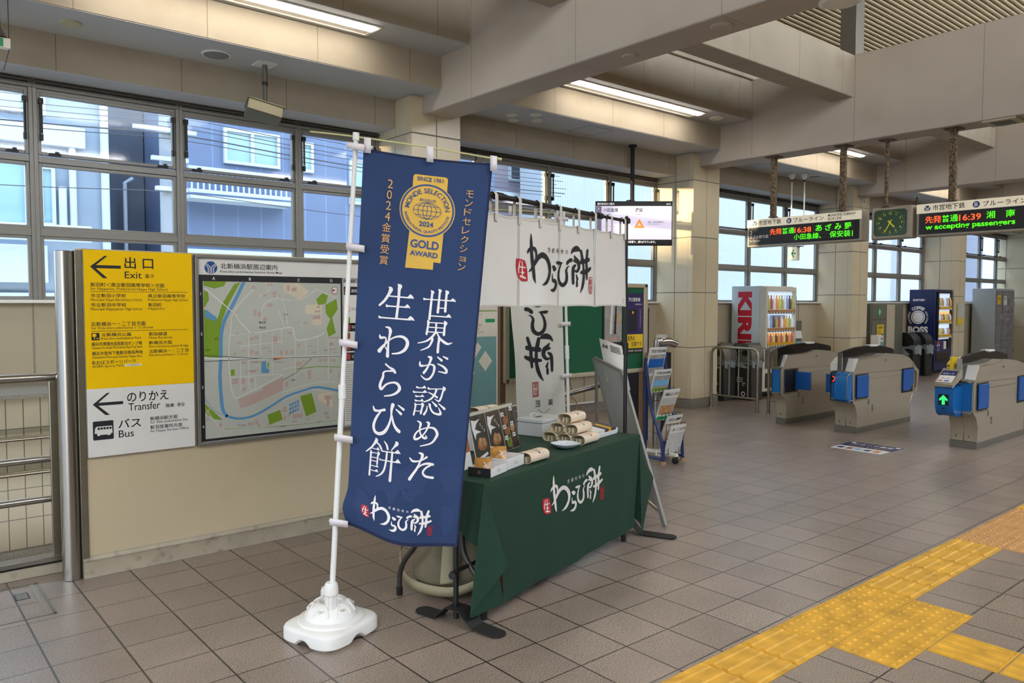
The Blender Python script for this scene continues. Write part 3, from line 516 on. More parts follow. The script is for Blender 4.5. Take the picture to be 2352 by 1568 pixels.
for it in sorted("""g 73 1743 217 1743 199 1710 141 1694 72 1712;g 72 1682 99 1673 105 1625 78 1577 70 1577;g 70 1564 155 1501 188 1599 266 1724 307 1738 228 1599 181 1483 159 1244 64 1266;g 65 965 118 916 175 853 126 862 66 908;g 475 858 563 884 581 816 488 790;g 708 965 794 980 827 848 750 821;g 835 1628 883 1671 925 1657 908 1599 850 1589;g 903 1589 989 1633 999 1560 955 1501 981 1393 927 1367 911 1424 939 1491 907 1531;g 234 1173 261 1174 259 1135 235 1134;g 480 1206 492 1207 489 1173 480 1175;b 82 1564 151 1510 142 1488 77 1511;b22 330 1743 264 1608 204 1501 178 1403 173 1270 165 1136 169 1020 179 920 206 872;b15 197 878 278 852 380 861 495 911 613 972 734 1001 838 1018 1015 978;b3 68 1001 119 925 175 884;b 438 1214 471 1218 472 1169 491 1163 489 1137 436 1140;b 630 918 643 922 643 903 630 899;b 630 892 643 895 643 876 630 873;b 630 865 643 869 642 850 629 846;b 648 924 662 928 661 909 648 905;b 648 898 661 901 661 882 648 879;b 648 871 661 875 661 856 647 852;b 667 931 680 934 679 915 666 912;b 666 904 679 908 679 888 666 885;b 666 877 679 881 679 862 666 858;b 685 937 698 940 698 921 685 918;b 684 910 698 914 697 895 684 891;b 684 883 697 887 697 868 684 864;w6 74 1699 263 1536 289 1495 343 1435 389 1407 580 1431 660 1434 688 1352 842 1372 890 1395;w5 394 1694 263 1554 238 1429 224 1285 229 1132 253 995 327 1008 586 1120;w3 356 1408 352 1116 359 1024;w3 436 1406 434 1259;w3 517 1423 513 1134;w3 580 1431 579 1327;w3 678 1353 674 1058;w3 754 1360 753 1245;w3 842 1367 846 1241;w3 921 1345 921 1061;w3 233 1393 389 1407;w3 286 1319 589 1346;w3 238 1123 586 1125;w3 586 1158 681 1172;w3 298 1237 300 1037;w3 446 1479 458 1590 583 1627 630 1429;w3 847 1705 722 1627 583 1627;w3 574 999 735 1035 880 1054 1014 1035;w3 583 941 786 1002 1008 956;w3 507 1719 488 1682 430 1645;w3 75 929 160 796;w3 101 936 66 895;w3 173 786 493 780 1006 767;w3 394 1113 397 1030;w3 563 1552 600 1439;w3 994 1638 846 1695;w10 66 1255 377 1234 578 1238 1020 1231;k3 66 1272 213 1259 424 1236 539 1235;k3 65 1234 221 1234 424 1236;k3 587 1235 1020 1228;k3 585 1083 675 1125 799 1224;o8 524 1234 587 1235;h5 681 1153 840 1162 1016 1150;h6 187 789 532 776 752 773 1006 769;p 280 979 439 1027 440 1041 586 1106 586 1017 344 926 293 919;p 391 1562 410 1564 409 1518 391 1517;p 419 1544 448 1546 447 1514 419 1512;p 456 1507 481 1508 481 1486 456 1485;p 482 1599 520 1602 520 1581 481 1578;p 516 1677 555 1681 555 1660 516 1657;p 488 1730 523 1733 523 1716 488 1713;p 454 1663 481 1665 480 1647 454 1645;p 385 1717 403 1719 403 1691 384 1690;p 624 1721 642 1722 641 1685 623 1683;p 658 1707 693 1710 693 1684 658 1681;p 526 1654 543 1656 543 1637 525 1636;p 564 1659 576 1660 576 1640 564 1639;p 808 1517 865 1521 865 1492 808 1488;p 824 1551 866 1554 865 1540 824 1537;p 840 1584 861 1586 861 1568 840 1567;p 278 1351 305 1352 305 1340 277 1338;p 365 1378 388 1380 387 1359 365 1358;p 393 1384 420 1385 419 1367 393 1366;p 521 1381 550 1382 550 1335 521 1334;p 624 1406 654 1408 654 1394 624 1393;p 445 1387 474 1389 474 1384 445 1383;p 560 1375 584 1376 583 1369 560 1367;p 364 1294 386 1294 386 1271 363 1270;p 394 1283 423 1284 422 1266 394 1265;p 439 1306 496 1309 496 1301 439 1299;p 482 1284 508 1285 508 1276 481 1275;p 568 1281 586 1282 586 1253 568 1253;p 606 1284 624 1285 623 1255 605 1254;p 642 1283 660 1283 660 1257 642 1256;p 693 1324 713 1325 713 1307 693 1307;p 774 1311 799 1312 799 1303 774 1302;p 805 1267 836 1268 836 1258 805 1257;p 888 1278 916 1279 916 1267 888 1266;p 931 1325 961 1327 961 1305 931 1304;p 931 1281 985 1283 985 1275 931 1274;p 963 1261 987 1261 986 1252 963 1251;p 258 1284 269 1285 269 1263 258 1262;p 313 1296 337 1296 337 1289 313 1288;p 303 1219 340 1220 339 1207 303 1206;p 367 1220 412 1222 412 1209 367 1207;p 362 1161 399 1162 399 1145 361 1145;p 681 1200 722 1202 721 1173 681 1172;p 727 1208 747 1208 747 1201 727 1200;p 851 1212 876 1212 876 1197 851 1196;p 888 1210 913 1211 913 1197 887 1196;p 946 1207 978 1208 978 1192 946 1192;p 721 1122 729 1122 728 1090 720 1089;p 767 1143 792 1144 791 1076 766 1076;p 929 1139 951 1140 950 1110 929 1110;p 886 1112 908 1113 908 1105 886 1105;p 999 1106 1014 1106 1014 1076 999 1076;p 329 1149 342 1149 342 1140 329 1140;p 242 1114 282 1114 281 1078 241 1077;p 301 1110 328 1110 328 1074 300 1073;p 361 1106 383 1106 383 1084 360 1084;p 309 1055 329 1055 329 1029 309 1029;p 605 1072 623 1072 622 1034 604 1034;p 890 956 943 955 943 926 889 926;p 905 925 927 925 926 885 905 886;p 583 903 610 903 610 884 582 885;p 572 881 612 880 612 867 572 867;p 651 845 722 844 722 817 651 818;p 621 853 635 852 635 829 621 830;p 592 841 605 841 605 814 591 815;p 651 802 681 801 681 788 651 789;p 747 807 782 806 782 797 747 798;p 883 838 919 838 919 818 883 819;p 899 807 926 807 926 791 898 792;p 273 816 297 816 297 801 273 802;p 342 818 380 818 379 797 342 798;p 389 832 412 832 411 804 389 804;p 408 803 426 802 426 784 407 784;p 474 801 484 800 483 782 474 782;p 152 833 172 832 171 805 152 806;p 74 880 92 880 91 854 74 854;p 690 1471 706 1472 706 1464 690 1463;p 741 1475 767 1477 767 1461 740 1460;p 705 1482 715 1483 715 1475 705 1474;p 601 1505 611 1506 611 1489 601 1488;p 208 1469 215 1470 215 1456 207 1455;p 270 1410 288 1411 287 1395 269 1394;p 985 829 1000 829 1000 799 985 799;e 590 1729 704 1741 789 1680 712 1627 604 1683;e 757 1589 877 1594 876 1526 805 1527 807 1450 875 1454 876 1531 754 1527;e 843 969 943 981 953 862 842 930;r2 528 1208 597 1205;r2 514 1220 539 1231;r2 325 1159 423 1159;r2 386 1215 461 1213;r2 927 1360 1013 1360""".split(';'), key=lambda z: (ORD.index(z[0]), len(z.split()[0]) > 1)):
    tk = it.split(); c = tk[0]; xy = [int(z)/1000 for z in tk[1:]]; pts = [(min(1.022, max(.068, xy[i])), min(1.740, max(.740, xy[i+1]))) for i in range(0, len(xy), 2)]; o = .0010+.00018*ORD.index(c[0])
    if len(c) == 1: q.poly(pts, MC[c], o)
    else: q.line(pts, int(c[1:])*.001, MC[c[0]], o, n=4 if c[0] in 'bw' else 1)
q.build('map_sheet', t)
q = B(T).on(fn); bureau_logo(q, .120, 1.826, .040)
mm('北新横浜駅周辺案内', 179, 557, 1820, 37); mm('Kita-shin-yokohama Station Area Map', 178, 589, 1793, 19, .004)
for c, u in zip('ABCD', (136, 370, 708, 951)): q.em(c, u*k, 1.750, .026, 'ink_white', .01, .002, 'c')
for c, v in zip('1234', (1660, 1408, 1070, 820)): q.em(c, .054, v*k-.008, .026, 'ink_white', .01, .002, 'c')
q.rect(1.038, .724, 1.358, 1.781, 'poster_grey', .0006); q.rect(1.045, .73, 1.352, 1.745, 'paper', .0009); q.text('INDEX', 1.05, 1.752, .09, .016, 'dark', .01, .002)
for y, m_ in ((1690, K), (1560, 'sleeve_pink'), (1480, 'map_green'), (1430, K), (1370, 'photo_brown'), (1290, K), (1220, K)): q.rect(1.048, y*k-.03, 1.35, y*k+.03, K if m_ == K else 'paper', .0012); q.rect(1.055, y*k-.022, 1.095, y*k+.022, m_ if m_ != K else 'map_red', .0016)
for y, s_ in ((1690, '病院・医院'), (1560, '片山'), (1430, '不動産'), (1290, 'ショップ'), (1220, '公共')): q.text(s_, 1.105, y*k-.012, None, .024, 'ink_white' if y != 1560 else K, 0, .002)
for i in range(26): q.rect(1.055, .76+i*.016, 1.345, .7625+i*.016, 'dark', .0013)
q.disc(.975, 1.692, .024, 'white_paint', .003); q.ring(.975, 1.692, .022, .025, 'map_red', .0035); q.poly([(.957, 1.703), (.957, 1.681), (.982, 1.692)], 'map_red', .0035); q.text('N', .984, 1.687, .01, .01, K, 0, .0036)
for s_, u, v, h in (('横浜市', 425, 1468, 15), ('港北区', 425, 1434, 15), ('小机町', 72, 1300, 10), ('新羽町', 598, 1520, 10), ('北新横浜', 640, 1075, 9), ('北新横浜駅', 520, 1222, 9), ('大倉山', 830, 770, 9), ('大豆戸町', 560, 765, 9), ('新横浜', 300, 800, 9), ('鶴見川', 135, 1370, 9)): q.text(s_, u*k, v*k, None, h*k, K, 0, .0035)
q.build('lettering', t)
# stainless end post and hand railing
t = thing('end_post', 'round stainless post at the left end of the partition', 'post', (.945, 5.05, 0)); q = B(); q.cyl((-.03, -.005, .0), (-.03, -.005, 1.9), .052, 'steel', n=24); q.box(.012, -.06, .0, .05, .06, 1.905, 'steel_brushed'); q.build('post', t, bevel=.003)
t = thing('railing', 'stainless stair railing left of the yellow sign', 'railing', (.9, 5.25, 0)); T = Matrix.Translation((-.9, -5.25, 0))
q = B(T); q.tube([(-6, 5.25, 1.165), (.9, 5.25, 1.165)], .024, 'steel', n=16); q.sph((.9, 5.25, 1.165), .027, 'steel'); q.build('top_rail', t)
for z in (.675, .435): q = B(T); q.tube([(-6, 5.29, z), (.91, 5.29, z)], .021, 'steel', n=14); q.build('rail', t)
for x in (.88, -.55, -2.0): q = B(T); q.box(x-.028, 5.235, .09, x+.028, 5.265, 1.145, 'steel_brushed'); q.build('post', t, bevel=.004)
q = B(T); q.box(-6, 5.2, .075, .96, 5.3, .105, 'steel'); q.box(-6, 5.21, .0, .96, 5.24, .06, 'base_paint'); q.box(-6, 5.24, .0, .95, 5.29, .075, 'dark'); q.build('sill', t, bevel=.003)
for z, l in ((.57, 'upper stair handrail on the tiled wall behind the railing'), (.30, 'lower stair handrail on the tiled wall behind the railing')):
    t = thing('handrail', l, 'handrail', (.5, 6.9, z)); q = B(); q.tube([(-6, 0, 0), (3.2, 0, 0)], .021, 'steel', n=12); q.build('rail', t)
    for x in (-.38, .9, -1.7): q = B(); q.tube([(x, .01, -.01), (x, .03, -.06), (x, .085, -.06)], .009, 'steel', n=8); q.cyl((x, .07, -.06), (x, .086, -.06), .03, 'steel'); q.build('bracket', t)
t = thing('floor_hatch', 'tiled floor hatch with metal edge in front of the railing', 'hatch', (.6, 4.8, 0)); T = Matrix.Translation((-.6, -4.8, 0))
q = B(T).on(lambda u, v, o=0: V((u, v, o)))
q.frame(.02, 4.53, .745, 5.10, .012, 'steel_brushed', .0015); q.rect(.70, 4.542, .72, 5.088, 'joint', .0012); q.build('frame', t); q = B(T).on(q.fn); q.rect(.615, 4.86, .668, 4.955, 'steel', .002); q.frame(.608, 4.853, .675, 4.962, .006, 'dark', .002); q.build('lifting_handle', t)

# ================================================================ BLUE BANNER
TL, TR, BL, BR = V((1.8728, 3.3153, 2.3416)), V((2.3417, 2.9145, 2.2695)), V((1.7531, 3.2999, .5473)), V((2.1309, 2.9221, .4525))
NB = (TR-TL).cross(V((0, 0, 1))).normalized()
if NB.dot(V((-.64, -.76, 0))) < 0: NB = -NB
def nobori(s, t_, o=0):
    P = (1-t_)*((1-s)*TL+s*TR)+t_*((1-s)*BL+s*BR)
    d = .022*sin(pi*s)*t_-.018*sin(2*pi*(s*1.3+.1))*t_**1.4+.006*sin(9*s+4*t_)*t_+.010*math.exp(-((t_-.955)/.03)**2)*(1-s)**4
    P = P+NB*(d+o)
    P.z -= .030*sin(pi*s)*max(0, t_-.5)*2*t_**6 + .012*sin(pi*s)*(1-t_)**8
    P -= (TR-TL).normalized()*(.022*math.exp(-((t_-.955)/.035)**2)*(1-s)**3)
    return P
bn = thing('banner', 'tall navy blue banner with white writing on a white pole', 'banner', (1.70, 3.36, 0)); T = Matrix.Translation((-1.70, -3.36, 0))
q = B(T); q.surf(lambda s, t_: nobori(s, t_), 40, 90, 'navy_cloth'); cl = q.build('cloth', bn, ang=80)
mfn = lambda u, v, o=0: nobori(u/600, v/1800, o)
q = B(T).on(mfn); ML = 30
for e in ((0, 0, 600, 10), (590, 0, 600, 1800), (0, 1786, 600, 1800)): q.rect(*e, 'navy_hem', .0015, 60)
# pale continents woven near the foot
for pts in ([(60, 1560), (110, 1470), (200, 1440), (260, 1480), (330, 1440), (420, 1500), (400, 1570), (340, 1620), (280, 1560), (230, 1640), (180, 1590), (120, 1640), (90, 1600)], [(40, 1610), (110, 1640), (130, 1690), (80, 1770), (50, 1700)], [(470, 1450), (560, 1430), (590, 1500), (550, 1570), (500, 1560), (480, 1500)], [(500, 1620), (560, 1630), (575, 1680), (530, 1760), (505, 1690)], [(330, 1650), (380, 1660), (370, 1690), (335, 1680)]): 
    P = pts
    for lv in range(3): P = [p for i in range(len(P)) for p in (P[i], ((P[i][0]+P[(i+1) % len(P)][0])/2+random.uniform(-9, 9)/(lv+1), (P[i][1]+P[(i+1) % len(P)][1])/2+random.uniform(-12, 12)/(lv+1)))]
    q.poly(P, 'navy_map', .0012, ML*2)
MIN = """155 642 3 166 651 20 159 673 14 139 708 12 115 734 10;199 625 5 210 632 21 207 648 15 207 701 13 202 784 13;154 685 6 262 680 7;T 263 662 275 670 283 682 246 682;148 726 3 152 733 13 165 732 7 252 726 7;T 251 711 261 718 268 729 237 726;114 785 3 119 791 13 136 791 7 270 782 8;T 271 764 284 771 294 784 253 783;152 833 6 169 835 12 176 848 17 175 864 13 170 898 9 169 944 14 169 968 17;124 875 6 129 887 13 150 883 9 157 891 8 155 909 10;126 950 19 144 925 12 172 894 7 202 874 8 234 867 12 258 877 16 266 897 17 255 925 15 228 945 10 192 954 6;150 921 4 163 938 7;362 632 4 370 640 17 368 651 11 364 766 12;397 622 4 405 628 16 404 641 10 402 729 12;431 624 4 440 631 18 437 644 11 437 720 12;329 671 3 333 676 12 347 675 6 466 667 6;T 468 654 478 659 486 670 455 668;408 708 5 434 706 5;369 750 6 450 745 6;T 455 730 463 736 470 747 440 746;355 773 3 360 780 13 360 799 10 356 837 11;439 768 8 444 776 17 441 788 10 440 830 12;363 782 5 441 776 5;363 804 5 439 799 5;364 826 5 439 820 5;399 782 9 400 826 9;399 824 10 382 849 10 356 871 8 317 885 4;405 823 6 421 848 9 444 864 13 463 870 10 483 862 3;380 853 5 386 856 12 382 875 10 368 898 8 333 917 4;413 851 5 419 855 12 417 875 11 417 914 13;374 942 8 387 946 14 381 972 9 370 999 10 357 1019 12;334 971 6 338 987 12 360 985 6 390 976 7 406 984 12 404 1013 10 390 1039 10 372 1048 9 356 1042 7 344 1033 4;422 969 5 449 978 10 466 993 13 465 1006 9 448 1005 7 429 1004 5;418 937 5 439 950 12;445 931 5 466 939 11;325 1087 3 330 1090 9 340 1091 5 366 1088 5;T 365 1077 370 1081 376 1090 353 1090;312 1109 3 316 1114 9 328 1113 5 370 1109 5;T 369 1097 376 1102 382 1109 357 1111;324 1128 3 329 1132 9 338 1131 5 360 1129 5;T 359 1119 364 1124 370 1130 347 1131;323 1149 3 328 1152 9 337 1152 5 361 1150 5;T 358 1139 364 1144 369 1150 347 1152;323 1164 3 328 1171 10 328 1185 8 323 1218 9;361 1160 8 364 1168 15 362 1180 9 358 1207 10;330 1170 4 362 1165 4;330 1200 4 362 1197 4;382 1084 3 388 1089 10 399 1089 5 461 1081 5;459 1074 8 464 1081 15 458 1093 9 451 1124 9 441 1141 8 421 1133 3;426 1088 10 417 1115 9 398 1138 8 369 1153 5;387 1106 4 413 1115 8 432 1124 9;386 1170 4 385 1189 8 374 1210 10;394 1158 5 399 1164 12 401 1174 9 414 1193 9 432 1201 9 455 1198 12 442 1170 3;408 1146 4 431 1164 12;441 1152 4 472 1173 12;344 1244 4 361 1254 12 358 1280 8 366 1305 8 383 1318 12 396 1316 8 390 1306 4;391 1244 6 402 1250 12 393 1280 8 375 1307 7 351 1326 10 336 1326 12 338 1307 9 356 1286 7 395 1270 6 428 1269 11 446 1290 14 441 1311 12 419 1339 8 368 1357 5;363 1388 4 382 1396 15 374 1425 9 359 1460 11 340 1489 13 326 1511 15;320 1417 6 335 1429 10 361 1427 8 384 1418 7 404 1404 10;361 1460 4 383 1441 8 411 1433 11 438 1435 11;428 1438 9 403 1454 9 390 1474 10 400 1489 11 419 1494 11 442 1495 12;163 1008 9 181 1019 9 204 1029 14 213 1039 13;201 1034 9 165 1041 7 153 1052 10 153 1068 12 142 1099 13 140 1117 15 148 1128 12 172 1102 9 204 1088 9 229 1090 13 242 1109 16 230 1130 12 203 1147 9 166 1158 6;111 1217 7 119 1232 12 140 1232 10 171 1222 13;156 1227 7 131 1264 12 118 1303 14 126 1331 14 150 1338 15 178 1323 16 198 1288 12 208 1246 9 208 1215 13 213 1192 19;212 1243 9 223 1276 12 239 1297 15 255 1307 16;241 1188 5 270 1203 12;231 1209 5 258 1225 13;131 1362 2 138 1371 17 124 1394 10 110 1412 9 86 1433 5;139 1380 6 155 1390 9 166 1404 11;117 1412 4 151 1413 4;T 148 1401 154 1407 160 1415 138 1413;108 1424 2 112 1430 11 111 1457 9 109 1538 10;151 1423 7 154 1430 13 150 1443 9 148 1479 9;112 1433 4 148 1430 4;113 1454 4 150 1452 4;114 1470 4 151 1468 4;114 1493 4 151 1492 4;T 148 1483 154 1488 158 1494 138 1492;116 1514 4 152 1514 4;T 148 1503 154 1509 158 1516 137 1513;180 1367 4 194 1381 10 201 1399 10;240 1357 3 248 1364 19 238 1379 10 220 1402 4;166 1408 2 171 1413 9 183 1413 5 258 1406 6;T 255 1391 264 1398 272 1408 238 1407;159 1450 2 163 1455 8 175 1455 5 261 1448 6;T 258 1432 268 1440 276 1450 244 1449;198 1414 10 196 1454 10 188 1496 10 171 1521 8 146 1537 4;227 1409 11 226 1449 11 224 1536 15"""
for it in MIN.split(';'):
    tk = it.split()
    if tk[0] == 'T': a = [float(z) for z in tk[1:]]; q.poly([(a[i], a[i+1]) for i in range(0, len(a), 2)], 'ink_white', .0030, ML)
    else: a = [float(z) for z in tk]; vs, fs = ribbon([(a[i], a[i+1], a[i+2]) for i in range(0, len(a), 3)]); q.flat(vs, fs, 'ink_white', .0030, ML)
q.build('lettering', bn)
q = B(T).on(mfn)   # medal: v grows downwards, so text is mirrored in v
def vt(body, u, v, w_, h, m, bold=.0, al='l', rot=0, off=.0044):
    f0 = q.fn; q.on(lambda a, c, o=0: mfn(a, 2*v-c, o)); q.text(body, u, v, w_, h, m, bold, off, al, rot, ML); q.on(f0)
q.rrect(238, 86, 400, 250, 14, 'gold', .0022, 60); q.poly([(240, 300), (400, 300), (396, 498), (362, 498), (362, 534), (228, 540)], 'gold', .0022, 60); q.poly([(396, 500), (364, 500), (364, 530)], 'navy_map', .0026)
q.disc(314, 256, 131, 'gold', .0025, 60, ml=60); q.ring(314, 256, 118, 127, 'gold_blue', .003, 72, ml=40)
def arc_text(body, r, a0, a1, h, up=True):
    ws = []
    for c in body: ws.append((txt(c, .012)[3]-txt(c, .012)[2]+.14) if c != ' ' else .38)
    tot = sum(ws); x = 0
    for c, w_ in zip(body, ws):
        a = R(a0+(a1-a0)*(x+w_/2)/tot); x += w_
        if c == ' ': continue
        cu, cv = 314+r*cos(a), 256-r*sin(a); rt = a-pi/2 if up else a+pi/2
        f0 = q.fn; q.on(lambda p, s_, o=0: mfn(cu+p, cv-s_, o)); q.em(c, 0, 0, h, 'gold_blue', .014, .0046, 'c', rt); q.on(f0)
arc_text('MONDE SELECTION', 84, 178, 2, 33); arc_text('INTERNATIONAL QUALITY INSTITUTE', 108, 190, 350, 17, False)
vt('BRUXELLES', 314, 214, 76, 13, 'gold_blue', .01, 'c'); vt('2024', 314, 335, 68, 25, 'gold_blue', .03, 'c'); vt('SINCE 1961', 318, 116, 122, 21, 'gold_blue', .02, 'c'); vt('GOLD', 314, 440, 136, 40, 'gold_blue', .03, 'c'); vt('AWARD', 313, 478, 134, 25, 'gold_blue', .03, 'c')
for rx in (66, 44, 20): q.ring(314, 258, rx-1.3, rx+1.3, 'gold_blue', .004, 40, ry=40/rx if rx != 66 else .6, ml=30)
for yy in (-22, 0, 22): hw = 66*math.sqrt(1-(yy/40)**2); q.line([(314-hw, 258+yy), (314+hw, 258+yy)], 2.4, 'gold_blue', .004, 30)
q.line([(314, 218), (314, 298)], 2.4, 'gold_blue', .004, 30)
for i, c in enumerate('2024金賞受賞'): vt(c, 134-i*1.5, 172+i*52.5, 24 if i < 4 else 42, 42, 'ink_gold', .0, 'c')
for i, c in enumerate('モンドセレクション'): vt(c, 507-i*1.2, 172+i*43.5, 30 if c == 'ョ' else 36, 22 if c == 'ョ' else 34, 'ink_gold', .0, 'c')
label_part(q.build('medal', bn), 'gold medal print with award lettering')
# the shop mark, drawn once as brush strokes
LOGO = dict(
 wa=[[(525,190,12),(512,280,52),(500,400,60),(495,520,64),(500,640,60),(500,740,52),(516,812,8)],[(413,420,22),(445,388,46),(520,368,40),(578,388,52),(596,440,44),(580,500,28)],[(402,657,10),(460,630,36),(540,560,60),(640,492,68),(745,470,70),(850,520,72),(914,630,80),(890,740,64),(810,815,60),(735,842,36),(662,850,5)]],
 ra=[[(1012,640,36),(1055,668,76),(1090,676,44)],[(990,732,12),(985,800,38),(1005,828,46),(1055,832,50),(1088,875,64),(1060,930,64),(990,952,48),(900,938,4)]],
 bi=[[(1130,592,22),(1180,605,48),(1278,613,16)],[(1262,612,24),(1195,690,40),(1166,780,54),(1190,865,54),(1270,912,52),(1350,872,60),(1372,790,54),(1364,725,44),(1395,682,26),(1448,665,4)],[(1400,622,54),(1432,600,54)],[(1462,590,54),(1498,590,54)]],
 mo=[[(1512,492,30),(1560,455,60),(1640,440,78),(1705,455,58),(1738,478,18)],[(1578,540,26),(1605,575,50),(1660,630,70),(1668,700,62),(1615,752,44),(1560,742,26)],[(1562,600,34),(1612,618,44)],[(1590,668,30),(1532,700,62),(1510,800,60),(1502,905,50)],[(1585,800,20),(1602,860,46)],[(1586,895,40),(1580,950,42)],[(1762,488,56),(1784,620,72)],[(1950,492,58),(1900,610,62)],[(1738,632,64),(1850,630,62),(1968,618,60)],[(1708,778,40),(1850,780,66),(2000,745,46)],[(1792,650,48),(1778,820,56),(1722,960,58),(1642,1056,12)],[(1888,640,60),(1878,760,62),(1856,872,48)]],
 sei=[[(246,508,14),(208,600,22),(204,656,14)],[(286,520,14),(276,640,22),(270,712,20)],[(232,582,18),(338,602,16)],[(254,655,18),(302,662,22)],[(232,700,26),(322,732,24)]])
SEAL = [(178,473),(270,488),(345,512),(366,560),(376,640),(366,772),(270,766),(196,722),(168,660),(159,560)]; SEAL2 = [(1938,868),(2036,878),(2002,1080),(1985,1102),(1925,1096),(1884,1064),(1900,980)]
LC, LS = cos(R(-6.7)), sin(R(-6.7))
def L2(x, y): x -= 1090; y -= 640; return (x*LC-y*LS, x*LS+y*LC)      # levelled, y down
def mark(q, f, s, ink, red, white, outline, off=.003, ml=None, keys=('wa', 'ra', 'bi', 'mo'), kyoto=True, seal=True, seal2=True):
    """f(x, y)->(u, v) from levelled mark units, s = units per mark unit"""
    for kk in keys:
        for st in LOGO[kk]: vs, fs = ribbon([(*L2(x, y), w_) for x, y, w_ in st]); q.flat([f(*p) for p in vs], fs, ink, off, ml)
    if seal:
        q.poly([f(*L2(*p)) for p in SEAL], red, off, ml)
        for st in LOGO['sei']: vs, fs = ribbon([(*L2(x, y), w_) for x, y, w_ in st]); q.flat([f(*p) for p in vs], fs, white, off+.0012, ml)
    if seal2:
        P = [L2(*p) for p in SEAL2]; P.append(P[0]); vs, fs = ribbon([(*p, 14) for p in P], 1, False); q.flat([f(*p) for p in vs], fs, outline, off, ml)
        cx, cy = L2(1962, 985)
        for i, c in enumerate('菓匠'):
            tv, tf, x0, x1, y0, y1 = txt(c, .01); q.flat([f(cx+(a-.5)*92, cy-10+i*95-(b_)*92) for a, b_ in tv], tf, outline, off, ml)
    if kyoto:
        for i, c in enumerate('京都利休の'):
            tv, tf, *_ = txt(c); ux, uy = L2(892+i*118, 440+i*14); q.flat([f(ux+a*74, uy-b_*74) for a, b_ in tv], tf, ink, off, ml)
q = B(T).on(mfn); mark(q, lambda x, y: (270+x*.196, 1690+y*.176), 1, 'ink_white', 'ink_red', 'ink_white', 'ink_red', ml=ML); label_part(q.build('shop_mark', bn), 'white brush lettering with red seals')
q = B(T); p0, p1, pj_ = V((1.6905, 3.3316, .20)), V((1.8479, 3.3407, 2.408)), V((1.7586, 3.3363, 1.18))
q.cyl(p0, pj_, .0135, 'white_plastic'); q.cyl(pj_, p1, .0112, 'white_plastic'); q.cyl(pj_-V((0, 0, .03)), pj_+V((0, 0, .035)), .018, 'white_plastic'); q.cyl(p1-V((.002, 0, .03)), p1+V((0, 0, .006)), .016, 'white_plastic'); q.build('pole', bn)
q = B(T); q.tube([(1.6801, 3.4832, 2.4202), (1.8479, 3.3407, 2.3955), (2.11, 3.115, 2.345), (2.3708, 2.891, 2.2861)], .004, 'rod', n=8, smooth=5); q.cyl((2.335, 2.921, 2.297), (2.375, 2.888, 2.288), .007, 'rod', n=8); q.build('crossbar', bn)
ex = (TR-TL).normalized()
for c in ((1.8394, 3.3307, 2.3457), (1.8245, 3.3123, 1.8679), (1.7849, 3.3161, 1.4128), (1.7534, 3.3136, .9639), (1.7235, 3.3129, .5646)):
    c = V(c)+NB*.012; q = B(T); q.on(lambda u, v, o=0, c=c: c+ex*u+V((0, 0, 1))*v+NB*o); q.flat([(-.042, -.016), (-.02, -.016), (.045, -.02), (.045, .013), (-.02, .016), (-.042, .016)], [tuple(range(6))], 'white_tape', .003); q.tube([c+ex*-.045-NB*.03, c+ex*-.047-NB*.01, c+ex*-.042+NB*.003], .002, 'white_tape', n=6); q.build('strap', bn, solid=.002)
for c in ((1.8839, 3.2934, 2.3479), (2.1088, 3.1006, 2.3048), (2.3384, 2.9038, 2.2616)):
    c = V(c)+NB*.006; q = B(T); q.on(lambda u, v, o=0, c=c: c+ex*u+V((0, 0, 1))*v+NB*o); q.rect(-.0165, -.033, .0165, .04, 'white_tape', .004); q.build('strap', bn, solid=.002)
# water tank base
q = B(Matrix.Translation((.015, .03, 0)) @ Matrix.Rotation(R(19), 4, 'Z')); n = 120; out = []
def rr(a, hw, hh, r):
    p = 4.6; c, s_ = cos(a), sin(a); d = (abs(c/hw)**p+abs(s_/hh)**p)**(-1/p); return c*d, s_*d
rings = []
for inset, z in ((.012, 0), (0, .012), (0, .060), (.006, .072), (.018, .078)):
    row = []
    for i in range(n):
        a = 2*pi*i/n; x, y = rr(a, .19-inset, .175-inset, .06); zz = z
        u = min(abs(x)/.05 if abs(y) > .12 else 9, abs(y)/.05 if abs(x) > .13 else 9)
        if z < .02 and u < 1: zz = z+.028*cos(u*pi/2)
        row.append((x, y, zz))
    rings.append(row)
vs = [p for r_ in rings for p in r_]; fs = [(i*n+j, i*n+(j+1) % n, (i+1)*n+(j+1) % n, (i+1)*n+j) for i in range(4) for j in range(n)]
q.add(vs, fs+[tuple(range(4*n, 5*n)), tuple(range(n-1, -1, -1))], 'white_plastic')
q.lathe([(.160, .074), (.155, .088), (.142, .094), (.128, .096), (.118, .118), (.100, .142), (.078, .158), (.056, .164), (.050, .152), (.028, .150)], 'white_plastic', n=48)
for i in range(6):
    a = 2*pi*i/6+.3; q.tube([(cos(a+d)*r_, sin(a+d)*r_, z) for d, r_, z in ((-.34, .118, .121), (-.3, .098, .1465), (-.15, .083, .158), (0, .078, .161), (.15, .083, .158), (.3, .098, .1465), (.34, .118, .121))], .0045, 'white_plastic', n=6, smooth=3); q.lathe([(.014, .0), (.009, -.001), (.007, -.006), (.001, -.007)], 'offwhite', (cos(a)*.099, sin(a)*.099, .147), 12)
q.cyl((.09, .115, .07), (.09, .115, .165), .030, 'white_plastic'); q.cyl((.09, .115, .16), (.09, .115, .178), .026, 'white_plastic'); q.box(.07, .111, .178, .11, .119, .184, 'white_plastic')
q.build('tank_base', bn, ang=40)
q = B(Matrix.Translation((-.012, -.028, 0))); q.lathe([(.026, .145), (.026, .24), (.001, .24)], 'white_plastic'); 
